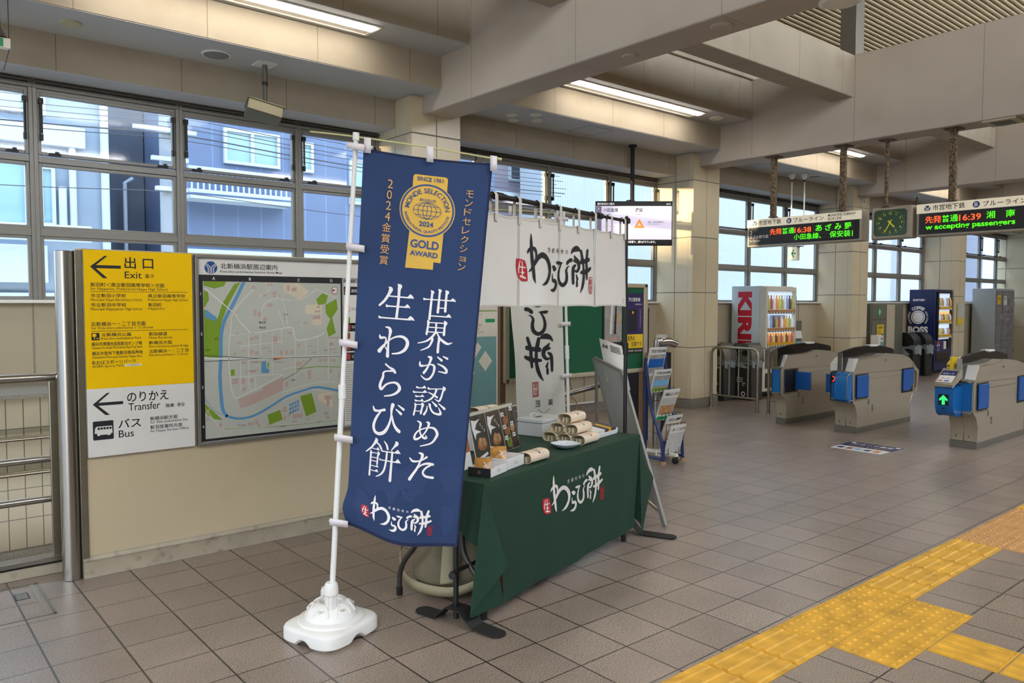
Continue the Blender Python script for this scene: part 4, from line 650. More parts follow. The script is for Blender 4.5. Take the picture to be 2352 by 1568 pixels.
for i in range(10): a = 2*pi*i/10; q.box(cos(a)*.026-.003, sin(a)*.026-.003, .15, cos(a)*.026+.003, sin(a)*.026+.003, .235, 'white_plastic')
q.lathe([(.030, .215), (.0345, .22), (.034, .245), (.030, .268), (.024, .276), (.014, .276)], 'white_plastic'); q.build('socket', bn)

# ================================================================ STALL: noren frame, table, cloth
AN = R(15.0)
def local(o, a=AN): return Matrix.Translation(o) @ Matrix.Rotation(a, 4, 'Z')
nf = thing('curtain_stand', 'black tube stand holding the white curtain over the stall', 'stand', (2.26, 3.11, 0), AN)
for u in (0, 1.872):
    q = B(); q.cyl((u, 0, .02), (u, 0, 1.3), .0135, 'black'); q.cyl((u, 0, 1.28), (u, 0, 2.19), .0105, 'black'); q.cyl((u, 0, 1.25), (u, 0, 1.33), .019, 'black'); q.sph((u, 0, 2.19), .013, 'black'); q.cyl((u, -.02, 2.168), (u, .02, 2.168), .02, 'black'); q.build('post', nf)
    q = B(); hw = .048; pr = [(-.235, .004), (-.13, .004), (-.055, .075), (.03, .075), (.12, .012), (.235, .004)]
    c_, s_ = cos(R(-28)), sin(R(-28))
    if u > 1: pr = [(-.23, .004), (-.13, .006), (-.05, .10), (.02, .10), (.10, .01), (.30, .004)]
    Q = Matrix.Translation((u, -.02, 0)) @ Matrix.Rotation(R(-92 if u < 1 else -78), 4, 'Z'); q.T = Q
    for (a, z), (b_, z2) in zip(pr, pr[1:]): q.add([(a, -hw, z), (b_, -hw, z2), (b_, hw, z2), (a, hw, z), (a, -hw, z+.006), (b_, -hw, z2+.006), (b_, hw, z2+.006), (a, hw, z+.006)], [(0, 3, 2, 1), (4, 5, 6, 7), (0, 1, 5, 4), (2, 3, 7, 6), (0, 4, 7, 3), (1, 2, 6, 5)], 'black_matte')
    for e, z in ((pr[0][0], pr[0][1]), (pr[-1][0], pr[-1][1])): q.cyl((e, 0, z+.0006), (e, 0, z+.0067), hw, 'black_matte', n=24)
    q.build('foot', nf)
q = B(); q.cyl((0, 0, 2.168), (1.49, 0, 2.168), .0135, 'black'); q.cyl((1.47, 0, 2.168), (1.885, 0, 2.168), .0105, 'black'); q.cyl((1.455, 0, 2.168), (1.51, 0, 2.168), .02, 'black'); q.cyl((.33, 0, 2.168), (.40, 0, 2.168), .021, 'black'); q.cyl((.40, 0, 2.168), (.43, 0, 2.168), .017, 'black'); q.build('crossbar', nf)
q = B(); q.tube([(0, .0, .26), (1.872, 0, .26)], .011, 'black', n=8); q.build('brace', nf); q = B(); q.cyl((-.03, -.012, .255), (-.055, -.02, .255), .02, 'black', n=8); q.cyl((0, 0, .255), (-.03, -.012, .255), .006, 'black', n=8); q.build('knob', nf)
cu_ = thing('noren_curtain', 'short white split curtain with black brush lettering above the stall', 'curtain', (2.26, 3.11, 0), AN)
seams = [.105, .538, .965, 1.393, 1.825]
def noren(u, z, o=0):
    h = (2.079-z)/.5; return V((u, -.012-.012*sin(u*11)*h-.014*sin(pi*((u-.105)/.43))**2*h-o, z+(.008*abs(sin(pi*((u-.105)/.43)))**.7 if z < 1.6 else -.010*abs(sin(pi*((u-.105)/.215)))*(z > 2.05))))
for i, (a, c) in enumerate(zip(seams, seams[1:])):
    q = B(); q.surf(lambda s, t_: noren(a+.003+(c-a-.006)*s, 2.079-.5*t_), 16, 20, 'noren_cloth'); q.on(noren)
    q.rect(a+.003, 1.58, a+.012, 2.075, 'seam', .0012, .05); q.rect(c-.012, 1.58, c-.003, 2.075, 'seam', .0012, .05); q.rect(a, 1.581, c, 1.588, 'seam', .0012, .05); q.rect(a, 2.066, c, 2.074, 'seam', .0012, .05); q.build('curtain_panel', cu_, ang=80)
for u in (.12, .318, .538, .748, .965, 1.18, 1.393, 1.612, 1.81):
    q = B(); q.on(lambda p, z, o=0, u=u: V((u+p, -.017-o, z))); q.rect(-.014, 2.035, .014, 2.168, 'noren_tab', .006); q.on(lambda p, z, o=0, u=u: V((u+p, .016+o, z))); q.rect(-.014, 2.06, .014, 2.168, 'noren_tab'); q.tube([(u, -.0225, 2.165), (u, -.012, 2.184), (u, 0, 2.188), (u, .012, 2.183), (u, .0165, 2.165)], .001, 'noren_tab', n=4)
    q.add([(u-.014, y, z) for y, z in ((-.023, 2.168), (-.014, 2.183), (0, 2.188), (.012, 2.183), (.0165, 2.168))]+[(u+.014, y, z) for y, z in ((-.023, 2.168), (-.014, 2.183), (0, 2.188), (.012, 2.183), (.0165, 2.168))], [(i, i+1, 6+i, 5+i) for i in range(4)], 'noren_tab'); q.build('tab', cu_)
q = B().on(noren); mark(q, lambda x, y: (.922+x*.000440, 1.822-y*.000440), 1, 'ink', 'ink_red', 'noren_cloth', 'ink_red', .004, .03); q.rect(1.775, 1.60, 1.797, 1.64, 'seam', .002); label_part(q.build('lettering', cu_), 'black brush lettering with red seals')
# folding table
tb = thing('folding_table', 'folding table hidden under the green cloth, grey legs showing', 'table', (2.365, 3.021, 0), AN)
q = B(); q.box(.005, .01, .672, 1.775, .72, .697, 'offwhite'); q.box(.02, .03, .63, 1.76, .05, .672, 'leg_grey'); q.box(.02, .68, .63, 1.76, .70, .672, 'leg_grey'); q.build('tabletop', tb, bevel=.004)
for u in (.03, 1.60):
    for v, d in ((.02, 1), (.60, -1)):
        q = B(); q.tube([(u, v, .025), (u, v+.005*d, .12), (u, v+.04*d, .20), (u, v+.12*d, .30), (u, v+.14*d, .40), (u, v+.14*d, .66)], .0145, 'leg_grey', n=12, smooth=5); lg = q.build('leg', tb); q = B(); q.cyl((u, v, 0), (u, v, .045), .0175, 'rubber'); q.build('rubber_foot', lg)
    q = B(); q.tube([(u, .16, .42), (u, .46, .42)], .012, 'leg_grey', n=10); q.box(u-.01, .15, .36, u+.01, .47, .40, 'leg_grey'); q.build('stretcher', tb)
tcl = thing('tablecloth', 'dark green tablecloth with white brush lettering on the stall table', 'tablecloth', (2.365, 3.021, 0), AN)
def tfront(u, z, o=0):
    h = max(0, (.703-z)/.65); return V((u, -.010-.016*h-.007*sin(u*9+1)*h-.004*sin(u*23)*h*h-o, z))
def lerp(a, c, f): return V(a).lerp(V(c), f)
q = B(); q.surf(lambda s, t_: V((-.003+1.782*s, -.006+.728*t_, .7035+.0008*sin(17*s+9*t_))), 30, 8, 'green_cloth')
zb = lambda u: .060+.016*min(1, max(0, (u-.25)/.9))+.012*max(0, min(1, (u-1.0)/.6))
U0, U1 = .13, 1.66
def ff(s, t_):
    u = U0+(U1-U0)*s; ut = -.003+1.782*s; P = tfront(u, .7035-(.7035-zb(u))*t_); f = min(1, t_*1.4); P.x = ut+(u-ut)*f
    if t_ < .02: P.y = -.006
    return P
q.surf(ff, 60, 26, 'green_cloth')
def ruled(cols, m=10, n=14):
    tops = [c[0] for c in cols]; bots = [c[1] for c in cols]; tp_ = catmull([tuple(x) for x in tops], m); bt = catmull([tuple(x) for x in bots], m); k_ = len(bt)-1
    def fn(s, t_):
        i = min(k_, int(round(s*k_))); P = V(tp_[i]).lerp(V(bt[i]), t_); return P
    q.surf(fn, k_, n, 'green_cloth')
E0 = tuple(ff(0, 1)); c0 = (-.003, -.006, .7035); c1_ = (1.779, -.006, .7035)
ruled([((-.003, .72, .7035), (-.02, .72, .47)), ((-.003, .5, .7035), (-.012, .5, .46)), ((-.003, .3, .7035), (-.035, .3, .465)), ((-.003, .12, .7035), (-.025, .14, .45)), ((-.003, .03, .7035), (-.04, .06, .41)), (c0, (.045, -.05, .33)), (c0, (.085, -.085, .285)), (c0, (.02, -.055, .20)), (c0, (-.13, -.015, .075)), (c0, (.0, -.03, .066)), (c0, E0)])
E1 = tuple(ff(1, 1))
ruled([(c1_, E1), (c1_, (1.655, .03, .14)), (c1_, (1.74, .07, .15)), (c1_, (1.74, -.03, .10)), (c1_, (1.722, -.055, .030)), (c1_, (1.80, -.05, .17)), (c1_, (1.95, -.01, .265)), ((1.779, .05, .7035), (2.045, .015, .366)), ((1.779, .12, .7035), (2.0, .12, .38)), ((1.779, .3, .7035), (1.86, .3, .42)), ((1.779, .72, .7035), (1.80, .72, .42))])
q.build('cloth', tcl, ang=70)
q = B().on(tfront); mark(q, lambda x, y: (.872+x*.000376, .497-y*.000340), 1, 'paper', 'ink_red', 'paper', 'ink_red', .004, .04); label_part(q.build('lettering', tcl), 'white brush lettering with red seals')

# ================================================================ GOODS ON THE TABLE  (table frame: u along, v deep, z)
TT = local((2.365, 3.021, 0)); Z0 = .7050
def tloc(u, v, z=Z0): return TT @ V((u, v, z))
def sleeve(label, u, v, z, rz=0, group='pink and cream paper sleeves', L=.19):
    o = thing('paper_sleeve', label, 'snack package', tloc(u, v, z), AN+rz, group); RM = Matrix.Rotation(R(-90), 4, 'Z')
    W, H = .052, .0625; n = 24; prof = []
    for i in range(n): a = 2*pi*i/n-pi/2; prof.append((W*math.copysign(abs(cos(a))**.7, cos(a)), H/2+H/2*math.copysign(abs(sin(a))**(.85 if sin(a) > 0 else .55), sin(a))))
    def tube_(q, a0, a1, sc, m):
        vs = [(p[0]*sc, y, H/2+(p[1]-H/2)*sc) for y in (a0, a1) for p in prof]; q.add(vs, [(i, (i+1) % n, n+(i+1) % n, n+i) for i in range(n)], m)
    q = B(RM); tube_(q, 0, L, 1, 'sleeve'); q.add([(p[0]*s, 0, H/2+(p[1]-H/2)*s) for s in (1, .93) for p in prof], [(i, n+i, n+(i+1) % n, (i+1) % n) for i in range(n)], 'sleeve_in'); q.build('wrapper', o, ang=50)
    q = B(RM); tube_(q, .001, L-.004, .93, 'sleeve_in'); q.add([(p[0]*.93, L-.004, H/2+(p[1]-H/2)*.93) for p in prof], [tuple(range(n))], 'sleeve_in')
    for x in (-.014, .012): q.box(x-.003, .004, .006, x+.003, L-.02, H*.6, 'sleeve_in')
    q.build('inner_tray', o)
    def fn(a, y, o_=0):
        th = pi/2-a/.040; k_ = 1+o_*20; return V((W*math.copysign(abs(cos(th))**.7, cos(th))*k_, y, H/2+H/2*sin(th)*k_))
    q = B(RM); rnd = random.Random(int(u*1000+z*777+v*99))
    q.on(fn)
    for i in range(16): q.disc(rnd.uniform(-.03, .05), rnd.choice([rnd.uniform(.008, L*.33), rnd.uniform(L*.68, L-.01)]), rnd.uniform(.003, .0055), 'sleeve_pink', .0012, 6)
    for i, c in enumerate('わらび餅'): q.on(lambda tx, ty, o_=0, i=i: fn(-.016+.0185*i-ty, L*.46+tx, o_)); q.text(c, 0, 0, .019, .0165, 'ink', .015, .0018)
    q.build('lettering', o); return o
sleeve('single cream and pink paper sleeve lying apart beside the white tray', .51, .10, Z0)
for v, r, l in ((.185, 0, 'front paper sleeve in the lowest row of the stack'), (.291, 0, 'middle paper sleeve in the lowest row of the stack'), (.397, 0, 'rearmost paper sleeve in the lowest row of the stack'), (.243, 1, 'front paper sleeve in the second row of the stack'), (.345, 1, 'rear paper sleeve in the second row of the stack'), (.294, 2, 'topmost paper sleeve of the stack')):
    sleeve(l, 1.185+.008*r, v-.045, Z0+.0628*r)
sleeve('paper sleeve peeking over the photo display', .66, .57, Z0+.201, R(-6))
t = thing('snack_box', 'small white carton under the paper sleeve behind the photo display', 'box', tloc(.76, .575), AN); q = B(); q.box(-.12, -.08, 0, .12, .08, .20, 'box_white'); q.build('carton', t, bevel=.003)
# photo display
pd = thing('photo_display', 'slanted clear stand with dark snack photographs at the near end of the table', 'display stand', tloc(.36, .31), AN+R(8))
TW = Matrix.Rotation(R(-12), 4, 'X') @ Matrix.Translation((.11, 0, 0)) @ Matrix.Scale(.725, 4, (1, 0, 0)) @ Matrix.Scale(.92, 4, (0, 0, 1))
q = B(TW); q.box(-.155, -.0, 0, .60, .004, .315, 'acrylic'); q.box(-.155, .0045, 0.01, .60, .007, .31, 'offwhite'); q.box(.60, -.003, 0, .605, .007, .318, 'acrylic'); q.box(-.155, -.003, .312, .605, .007, .322, 'acrylic'); q.build('holder', pd); q = B(); q.box(0, .0, 0, .55, .14, .006, 'acrylic'); q.build('foot', pd)
for k, (a, c) in enumerate(((-.145, .10), (.108, .345), (.353, .597))):
    q = B(TW).on(plane((0, .0038, 0), (1, 0, 0), (0, 0, 1))); ml = .05; q.rect(a, .012, c, .290, 'photo_dark', .0005); w_ = c-a
    if k == 2:
        for (x, y, r, m_) in ((.62, .80, .20, 'photo_bean'), (.30, .70, .16, 'photo_brown'), (.72, .5, .16, 'photo_tan'), (.30, .45, .17, 'photo_brown'), (.33, .18, .19, 'photo_green'), (.72, .2, .17, 'photo_bean')): q.disc(a+w_*x, .012+.278*y, w_*r, m_, .001, 18, ry=w_*r*.8)
        for x, y in ((.03, .86), (.05, .56), (.05, .30), (.62, .60), (.64, .33), (.70, .95)): q.rect(a+w_*x, .012+.278*y-.015, a+w_*x+.055, .012+.278*y+.012, 'paper', .0015); q.rect(a+w_*x+.008, .012+.278*y-.004, a+w_*x+.045, .012+.278*y+.001, 'dark', .002)
        q.line([(a+w_*.48, .012), (a+w_*.48, .29)], .003, 'offwhite', .0012)
    else:
        q.disc(a+w_*.52, .10, w_*.30, 'photo_brown', .001, 16, ry=.034); q.disc(a+w_*.46, .118, w_*.16, 'photo_tan', .0012, 12, ry=.03); q.disc(a+w_*.66, .115, w_*.14, 'photo_tan', .0012, 12, ry=.026)
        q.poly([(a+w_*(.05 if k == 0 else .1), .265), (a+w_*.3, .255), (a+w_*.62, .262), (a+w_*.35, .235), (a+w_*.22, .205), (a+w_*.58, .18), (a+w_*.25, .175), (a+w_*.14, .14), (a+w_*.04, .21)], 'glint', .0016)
        for i in range(3): q.text('わらび餅'[i:i+2], a+w_*(.55+.1*i), .215-.02*i, .02, .022, 'ink_white', 0, .002)
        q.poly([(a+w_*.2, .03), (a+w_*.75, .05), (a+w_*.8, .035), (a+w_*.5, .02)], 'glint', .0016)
    q.build('photo_sheet', pd)
# trays with packets
def tray(label, u, v, rz, m_front, m, w_=.19, d=.15, h=.05):
    o = thing('snack_box', label, 'box', tloc(u, v), AN+rz); q = B(); t_ = .004
    q.box(0, 0, 0, w_, d, t_, m); q.box(0, 0, t_, w_, t_, h, m); q.box(0, d-t_, t_, w_, d, h, m); q.box(-.001, 0, 0, t_, d, h, m_front); q.box(w_-t_, t_, t_, w_, d-t_, h, m); q.on(plane((0, 0, 0), (1, 0, 0), (0, 0, 1)))
    for i in range(3): q.rect(w_*.4, h*.35+i*.006, w_*.6, h*.35+i*.006+.0015, 'dark', .0006)
    if m_front == 'box_black': q.on(plane((-.001, 0, 0), (0, -1, 0), (0, 0, 1))); q.ring(-d*.5, h*.5, .007, .009, 'photo_tan', .0006); q.disc(-d*.5, h*.5, .004, 'photo_tan', .0006)
    q.build('tray', o, bevel=.001); return o
tray('open snack box with a black front edge at the near table corner', .117, .041, R(8), 'box_black', 'box_white', .185, .133, .046); tray('open white snack box between the black edged box and the sleeve', .313, .074, R(6), 'box_white', 'box_white', .195, .135, .058)
def packet(label, u, v, z, rot):
    o = thing('snack_packet', label, 'snack packet', tloc(u, v, z), AN+R(rot)); q = B(Matrix.Rotation(R(58), 4, 'X'))
    q.surf(lambda s, t_: V((-.045+.09*s, -.045+.09*t_, .010*sin(pi*s)*sin(pi*t_)+.002*sin(9*s)*sin(11*t_))), 12, 12, 'packet'); q.surf(lambda s, t_: V((-.045+.09*s, -.045+.09*t_, -.010*sin(pi*s)*sin(pi*t_))), 12, 12, 'packet')
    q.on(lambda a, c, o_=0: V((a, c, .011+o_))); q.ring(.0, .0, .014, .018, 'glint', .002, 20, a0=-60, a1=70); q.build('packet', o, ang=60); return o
packet('clear packet of brown sweets standing in the black edged box', .155, .12, Z0+.048, -62); packet('clear packet of brown sweets leaning in the white box', .36, .165, Z0+.072, -50)
t = thing('leaflet_stand', 'white leaflet holder half hidden by the blue banner edge', 'leaflet holder', tloc(.03, .225), AN+R(14)); q = B(Matrix.Rotation(R(-12), 4, 'X')); q.box(-.02, 0, .0, .27, .01, .20, 'paper'); q.box(-.02, -.002, .085, .27, 0, .195, 'photo_brown'); q.on(plane((0, 0, 0), (1, 0, 0), (0, 0, 1))); q.text('わらび餅', .01, .03, .07, .014, 'ink', .01); q.build('leaflet', t)
t = thing('key_tassel', 'small black patterned tassel beside the single sleeve', 'tassel', tloc(.72, .155), AN); q = B()
for i in range(5): q.tube([(.0, .01*i-.02, .008), (.03, .012*i-.03, .014+.004*(i % 2)), (.07, .014*i-.03, .006)], .005, 'black' if i % 2 else 'porcelain', n=6, smooth=3)
q.build('tassel', t)
t = thing('dish', 'small pale blue grey four sided dish on the green cloth', 'dish', tloc(1.06, .155), AN+R(28)); q = B(); n = 48
pr = [(.55, .004), (.62, .004), (.80, .014), (.97, .026), (1.0, .029), (.985, .028), (.80, .018), (.55, .009), (.001, .008)]
vs = []
for r_, z in pr:
    for j in range(n): a = 2*pi*j/n; e = (abs(cos(a))**1.35+abs(sin(a))**1.35)**(-1/1.35); vs.append((.098*r_*e*cos(a), .098*r_*e*sin(a), z))
q.add(vs, [(i*n+j, i*n+(j+1) % n, (i+1)*n+(j+1) % n, (i+1)*n+j) for i in range(len(pr)-1) for j in range(n)]+[tuple(range(n-1, -1, -1))], 'porcelain'); q.build('dish', t)
t = thing('cash_box', 'large grey lidded box with a handle recess behind the sleeves', 'box', tloc(1.283, .467), AN); q = B(); q.box(0, 0, 0, .27, .205, .09, 'box_grey'); q.build('body', t, bevel=.004); q = B(); q.box(-.004, -.004, .091, .274, .209, .118, 'box_grey'); q.build('lid', t, bevel=.006); q = B(); q.on(lambda a, c, o_=0: V((a, c, .118+o_))); q.rrect(.075, .09, .155, .125, .012, 'dark', .0006); q.build('slot', t); q = B(); q.tube([(.09, .15, .118), (.09, .16, .133), (.16, .16, .133), (.16, .15, .118)], .006, 'box_grey', n=8, smooth=4); q.build('handle', t)
gb = thing('gift_box', 'open gift tray with black box, gold band and white leaflet at the far end', 'gift box', tloc(1.395, .14), AN); TW = Matrix.Rotation(R(8), 4, 'X')
q = B(TW); q.box(0, 0, 0, .335, .29, .006, 'box_white'); q.box(0, 0, 0, .335, .005, .03, 'box_white'); q.box(.33, 0, 0, .335, .29, .04, 'box_white'); q.box(0, .285, 0, .335, .29, .07, 'box_white'); q.box(0, 0, 0, .005, .29, .03, 'box_white'); q.build('tray', gb, bevel=.001)
q = B(TW); q.box(.165, .01, .006, .325, .28, .048, 'gift_black'); q.build('wrapped_box', gb, bevel=.002); q = B(TW); q.box(.215, .008, .010, .25, .282, .0495, 'gift_yellow'); q.on(lambda a, c, o_=0: V((a, c, .0495+o_))); q.disc(.2325, .14, .013, 'gift_black', .0006, 20, ry=.022); q.build('gold_band', gb)
q = B(TW); q.box(.01, .01, .006, .163, .28, .046, 'paper'); q.on(lambda a, c, o_=0: V((a, c, .046+o_))); q.disc(.12, .20, .018, 'photo_brown', .0006, 14); q.disc(.035, .22, .012, 'paper_grey', .0006, 14)
for i in range(4): q.text('京都利休'[i], .075+.012*i, .19-.025*i, .011, .011, 'ink', 0, .0008)
q.build('leaflet', gb)
t = thing('round_container', 'low black container with a yellow rim behind the gift tray', 'container', tloc(1.45, .55), AN); q = B(); q.lathe([(.13, 0), (.14, .03), (.13, .035), (.001, .035)], 'black'); q.build('body', t); q = B(); q.lathe([(.141, .028), (.145, .031), (.141, .036), (.128, .038), (.125, .034)], 'gift_yellow'); q.build('rim', t); q = B(); q.lathe([(.10, .035), (.09, .05), (.001, .052)], 'paper'); q.build('lid', t)
# under the table
bag = thing('tote_bag', 'khaki canvas shoulder bag on the floor under the table', 'bag', tloc(.27, .40, 0), R(-37)); q = B()
def bagf(s, t_):
    a = 2*pi*s; r_ = (sin(pi*min(1, .13+t_*.87)))**.55; z = .015+.36*t_; w_ = 1-.28*t_; return V((cos(a)*.25*r_*w_+.02*sin(3*a+6*t_), sin(a)*.17*r_*w_+.012*cos(4*a), z*(1+.05*sin(5*a))))
q.surf(bagf, 40, 20, 'canvas'); q.add([bagf(i/40, 0) for i in range(40)], [tuple(range(40))], 'canvas'); q.build('body', bag, ang=60)
def strap(name, pts, w_, dirv, m):
    c = catmull(pts, 8); d = V(dirv).normalized()*w_/2; q = B(); q.add([V(p)+d for p in c]+[V(p)-d for p in c], [(i, i+1, len(c)+i+1, len(c)+i) for i in range(len(c)-1)], m); return q.build(name, bag, solid=.004)
strap('shoulder_strap', [(-.02, .22, .42), (-.22, .12, .36), (-.31, .10, .22), (-.29, .02, .08), (-.18, -.13, .06), (.0, -.225, .07), (.16, -.20, .13), (.24, -.1, .22)], .055, (.1, -.15, 1), 'canvas_strap'); strap('wide_strap', [(-.03, -.185, .10), (-.02, -.165, .24), (-.01, -.10, .37), (.0, .02, .43)], .10, (1, .2, 0), 'canvas_strap')
t = thing('jacket', 'dark padded jacket bundled above the canvas bag', 'jacket', tloc(.42, .62, 0), AN); q = B(); q.sph((0, 0, .36), .11, 'black_matte', (1, .9, .9)); q.sph((.06, .02, .30), .1, 'black_matte'); q.build('bundle', t)
t = thing('paper_bag', 'brown kraft paper bag behind the table leg', 'bag', tloc(.62, .12, 0), AN); q = B(); q.box(0, 0, 0, .16, .22, .42, 'kraft'); q.build('bag', t, bevel=.004); q = B(); q.box(-.012, .05, .05, -.004, .22, .40, 'dark'); q.build('folder', t); q = B(); q.tube([(.03, 0, .42), (.04, 0, .48), (.11, 0, .48), (.12, 0, .42)], .004, 'kraft', n=6, smooth=4); q.build('handle', t)
t = thing('carton', 'pale cardboard carton beyond the canvas bag', 'box', tloc(.62, .40, 0), AN); q = B(); q.box(0, 0, 0, .3, .2, .46, 'pale_paper'); q.build('carton', t, bevel=.003)

# ================================================================ WHITE BACK BANNER
wb = thing('banner', 'white vertical banner seen from behind with mirrored black brush lettering', 'banner', (4.765, 4.86, 0)); T = Matrix.Translation((-4.765, -4.86, 0))
P0, P1 = V((4.78, 4.86, .02)), V((4.70, 4.872, 2.40)); exw = V((-.955, .03, 0)); exw.normalize()
def nb2(s, t_, o=0):
    P = P1.lerp(P0, .03+.755*t_); d = .012*sin(9*s+3*t_)+.008*sin(14*t_+2*s)*s; Q = P+exw*(.03+.595*s-.10*s*t_*t_*.6)+V((0, 0, -.02*s)); Q.y += d-o; return Q
q = B(T); q.surf(lambda s, t_: nb2(s, t_), 30, 60, 'nobori_white'); q.build('cloth', wb, ang=80)
q = B(T).on(lambda u, v, o=0: nb2(1-u/600, v/1800, o))     # u runs left to right as seen from the hall
mk = dict(ml=30, kyoto=False, seal=False, seal2=False)
def stack(key, cu, cv, sc, ox, oy): mark(q, lambda x, y: (cu-(x-ox)*sc, cv+(y-oy)*sc), 1, 'ink', 'ink_red', 'paper', 'ink_red', .003, keys=(key,), **mk)
def cen(key): P = [L2(x, y) for st in LOGO[key] for x, y, w_ in st]; xs = [p[0] for p in P]; ys = [p[1] for p in P]; return (min(xs)+max(xs))/2, (min(ys)+max(ys))/2
for key, cv, cu, sc in (('wa', 330, 300, .55), ('ra', 640, 300, .62), ('bi', 870, 290, .62), ('mo', 1190, 290, .62)): stack(key, cu, cv, sc, *cen(key))
def P2(pts): return [(600-a, c) for a, c in pts]
q.frame(205, 1385, 275, 1510, 8, 'ink_red', .003)
f0 = q.fn
def mir(body, u, v, h, m='ink'): q.on(lambda a, c, o=0: f0(2*u-a, 2*v-c, o)); q.text(body, u, v, h, h, m, .0, .004, 'c', 0, 30); q.on(f0)
mir('菓', 240, 1440, 46, 'ink_red'); mir('匠', 240, 1500, 46, 'ink_red'); mir('菓', 400, 1600, 55); mir('匠', 260, 1600, 55); mir('和', 400, 1790, 50); mir('菓', 330, 1790, 50); mir('子', 260, 1790, 50); q.line([(270, 1625), (390, 1715)], 4, 'ink', .003, 40); q.line([(390, 1625), (270, 1715)], 4, 'ink', .003, 40)
label_part(q.build('lettering', wb), 'mirrored black brush lettering with red seal')
q = B(T); q.cyl(P0, P0.lerp(P1, .5), .0135, 'white_plastic'); q.cyl(P0.lerp(P1, .48), P1, .0115, 'white_plastic'); q.cyl(P0.lerp(P1, .46), P0.lerp(P1, .51), .019, 'white_plastic'); q.build('pole', wb)
q = B(T); q.tube([P1+V((.28, -.04, -.01)), P1+V((0, 0, -.02)), P1+exw*.75+V((0, .02, -.04))], .004, 'rod', n=6, smooth=4); q.build('crossbar', wb)
for f_ in (.03, .22, .41, .60, .78): q = B(T); C_ = P1.lerp(P0, f_); q.on(plane(C_+V((0, -.016, 0)), (1, 0, 0), (0, 0, 1))); q.rect(-.085, -.018, .035, .018, 'white_tape', .002); q.build('strap', wb, solid=.002)
for f_ in (.1, .5, .95): q = B(T); C_ = P1+exw*(.03+.6*f_)+V((0, -.012, -.05)); q.on(plane(C_, (1, 0, 0), (0, 0, 1))); q.rect(-.017, -.03, .017, .045, 'white_tape', .003); q.build('strap', wb, solid=.002)
q = B(T); q.box(4.60, 4.68, 0, 4.96, 5.04, .075, 'white_plastic'); q.lathe([(.15, .07), (.11, .12), (.05, .16), (.028, .16), (.026, .26), (.001, .26)], 'white_plastic', (4.78, 4.86, 0)); q.build('tank_base', wb, bevel=.02)
# route map poster beyond the area map
t = thing('route_map_poster', 'pale poster of a coloured railway map with a teal sea', 'poster', (3.62, 4.992, .71)); q = B().on(plane((0, 0, 0), (1, 0, 0), (0, 0, 1))); q.box(-.42, -.014, 0, .43, 0, 1.19, 'map_cream'); q.on(plane((0, -.014, 0), (1, 0, 0), (0, 0, 1))); q.rect(-.40, .01, .415, .62, 'teal', .0006); q.rect(.08, .44, .17, .625, 'map_cream', .0008)
for cx, cz_, s in ((.20, .505, .055), (.10, .33, .09), (.30, .42, .07)): q.poly([(cx-s, cz_), (cx, cz_-s*1.2), (cx+s, cz_), (cx, cz_+s*1.2)] if s > .06 else [(cx-.06, cz_-.03), (cx-.02, cz_-.07), (cx+.06, cz_+.03), (cx+.02, cz_+.07)], 'map_cream', .001)
q.line([(-.38, .66), (-.1, .75), (.02, .70), (.10, .86), (.2, 1.05), (.4, 1.1)], .010, 'map_red', .001); q.line([(-.38, .9), (.05, .8), (.14, .83), (.42, .83)], .008, 'map_green', .0012); q.line([(-.2, 1.15), (.1, .92), (.42, .905)], .008, 'map_green', .0012); q.rrect(.30, .735, .40, .765, .01, 'exit_green', .001)
for i, s_ in enumerate(('いせはら', 'あざみの', 'こどう', 'しんよこはま', 'みなと', 'くじうら')): q.text(s_, .16+.03*(i % 3), .86-.035*i if i < 3 else .80-.03*i, None, .015, 'dark', 0, .0015)
q.rect(.0, .38, .09, .405, 'ink_blue', .0012); q.text('とうきょう', .0, .335, .06, .014, 'dark', 0, .0015); q.build('sheet', t)

# ================================================================ NOTICE BOARD, EASEL, RACK
nb = thing('notice_board', 'green notice board on brown posts behind the stall', 'notice board', (5.2, 5.2, 0)); T = Matrix.Translation((-5.2, -5.2, 0))
q = B(T); q.box(4.34, 5.19, .93, 6.14, 5.21, 1.77, 'green_board'); q.build('panel', nb)
q = B(T); q.box(4.30, 5.17, .90, 6.19, 5.225, .945, 'board_frame'); q.box(4.30, 5.17, 1.755, 6.19, 5.225, 1.80, 'board_frame'); q.box(4.295, 5.17, .90, 4.345, 5.225, 1.80, 'board_frame'); q.box(6.135, 5.17, .90, 6.195, 5.225, 1.80, 'board_frame'); q.build('frame', nb, bevel=.012)
for x in (4.30, 6.20):
    q = B(T); q.box(x-.03, 5.21, .09, x+.03, 5.27, 1.75, 'brown_post'); lg = q.build('leg', nb, bevel=.004); q = B(T); q.tube([(x, 4.79, .085), (x, 5.65, .085)], .024, 'offwhite', n=12); q.build('foot_bar', lg)
    for y in (4.81, 5.62): q = B(T); q.cyl((x-.014, y, .034), (x+.014, y, .034), .034, 'rubber', n=18); q.box(x-.018, y-.02, .034, x+.018, y+.02, .075, 'dark'); q.build('caster', lg)
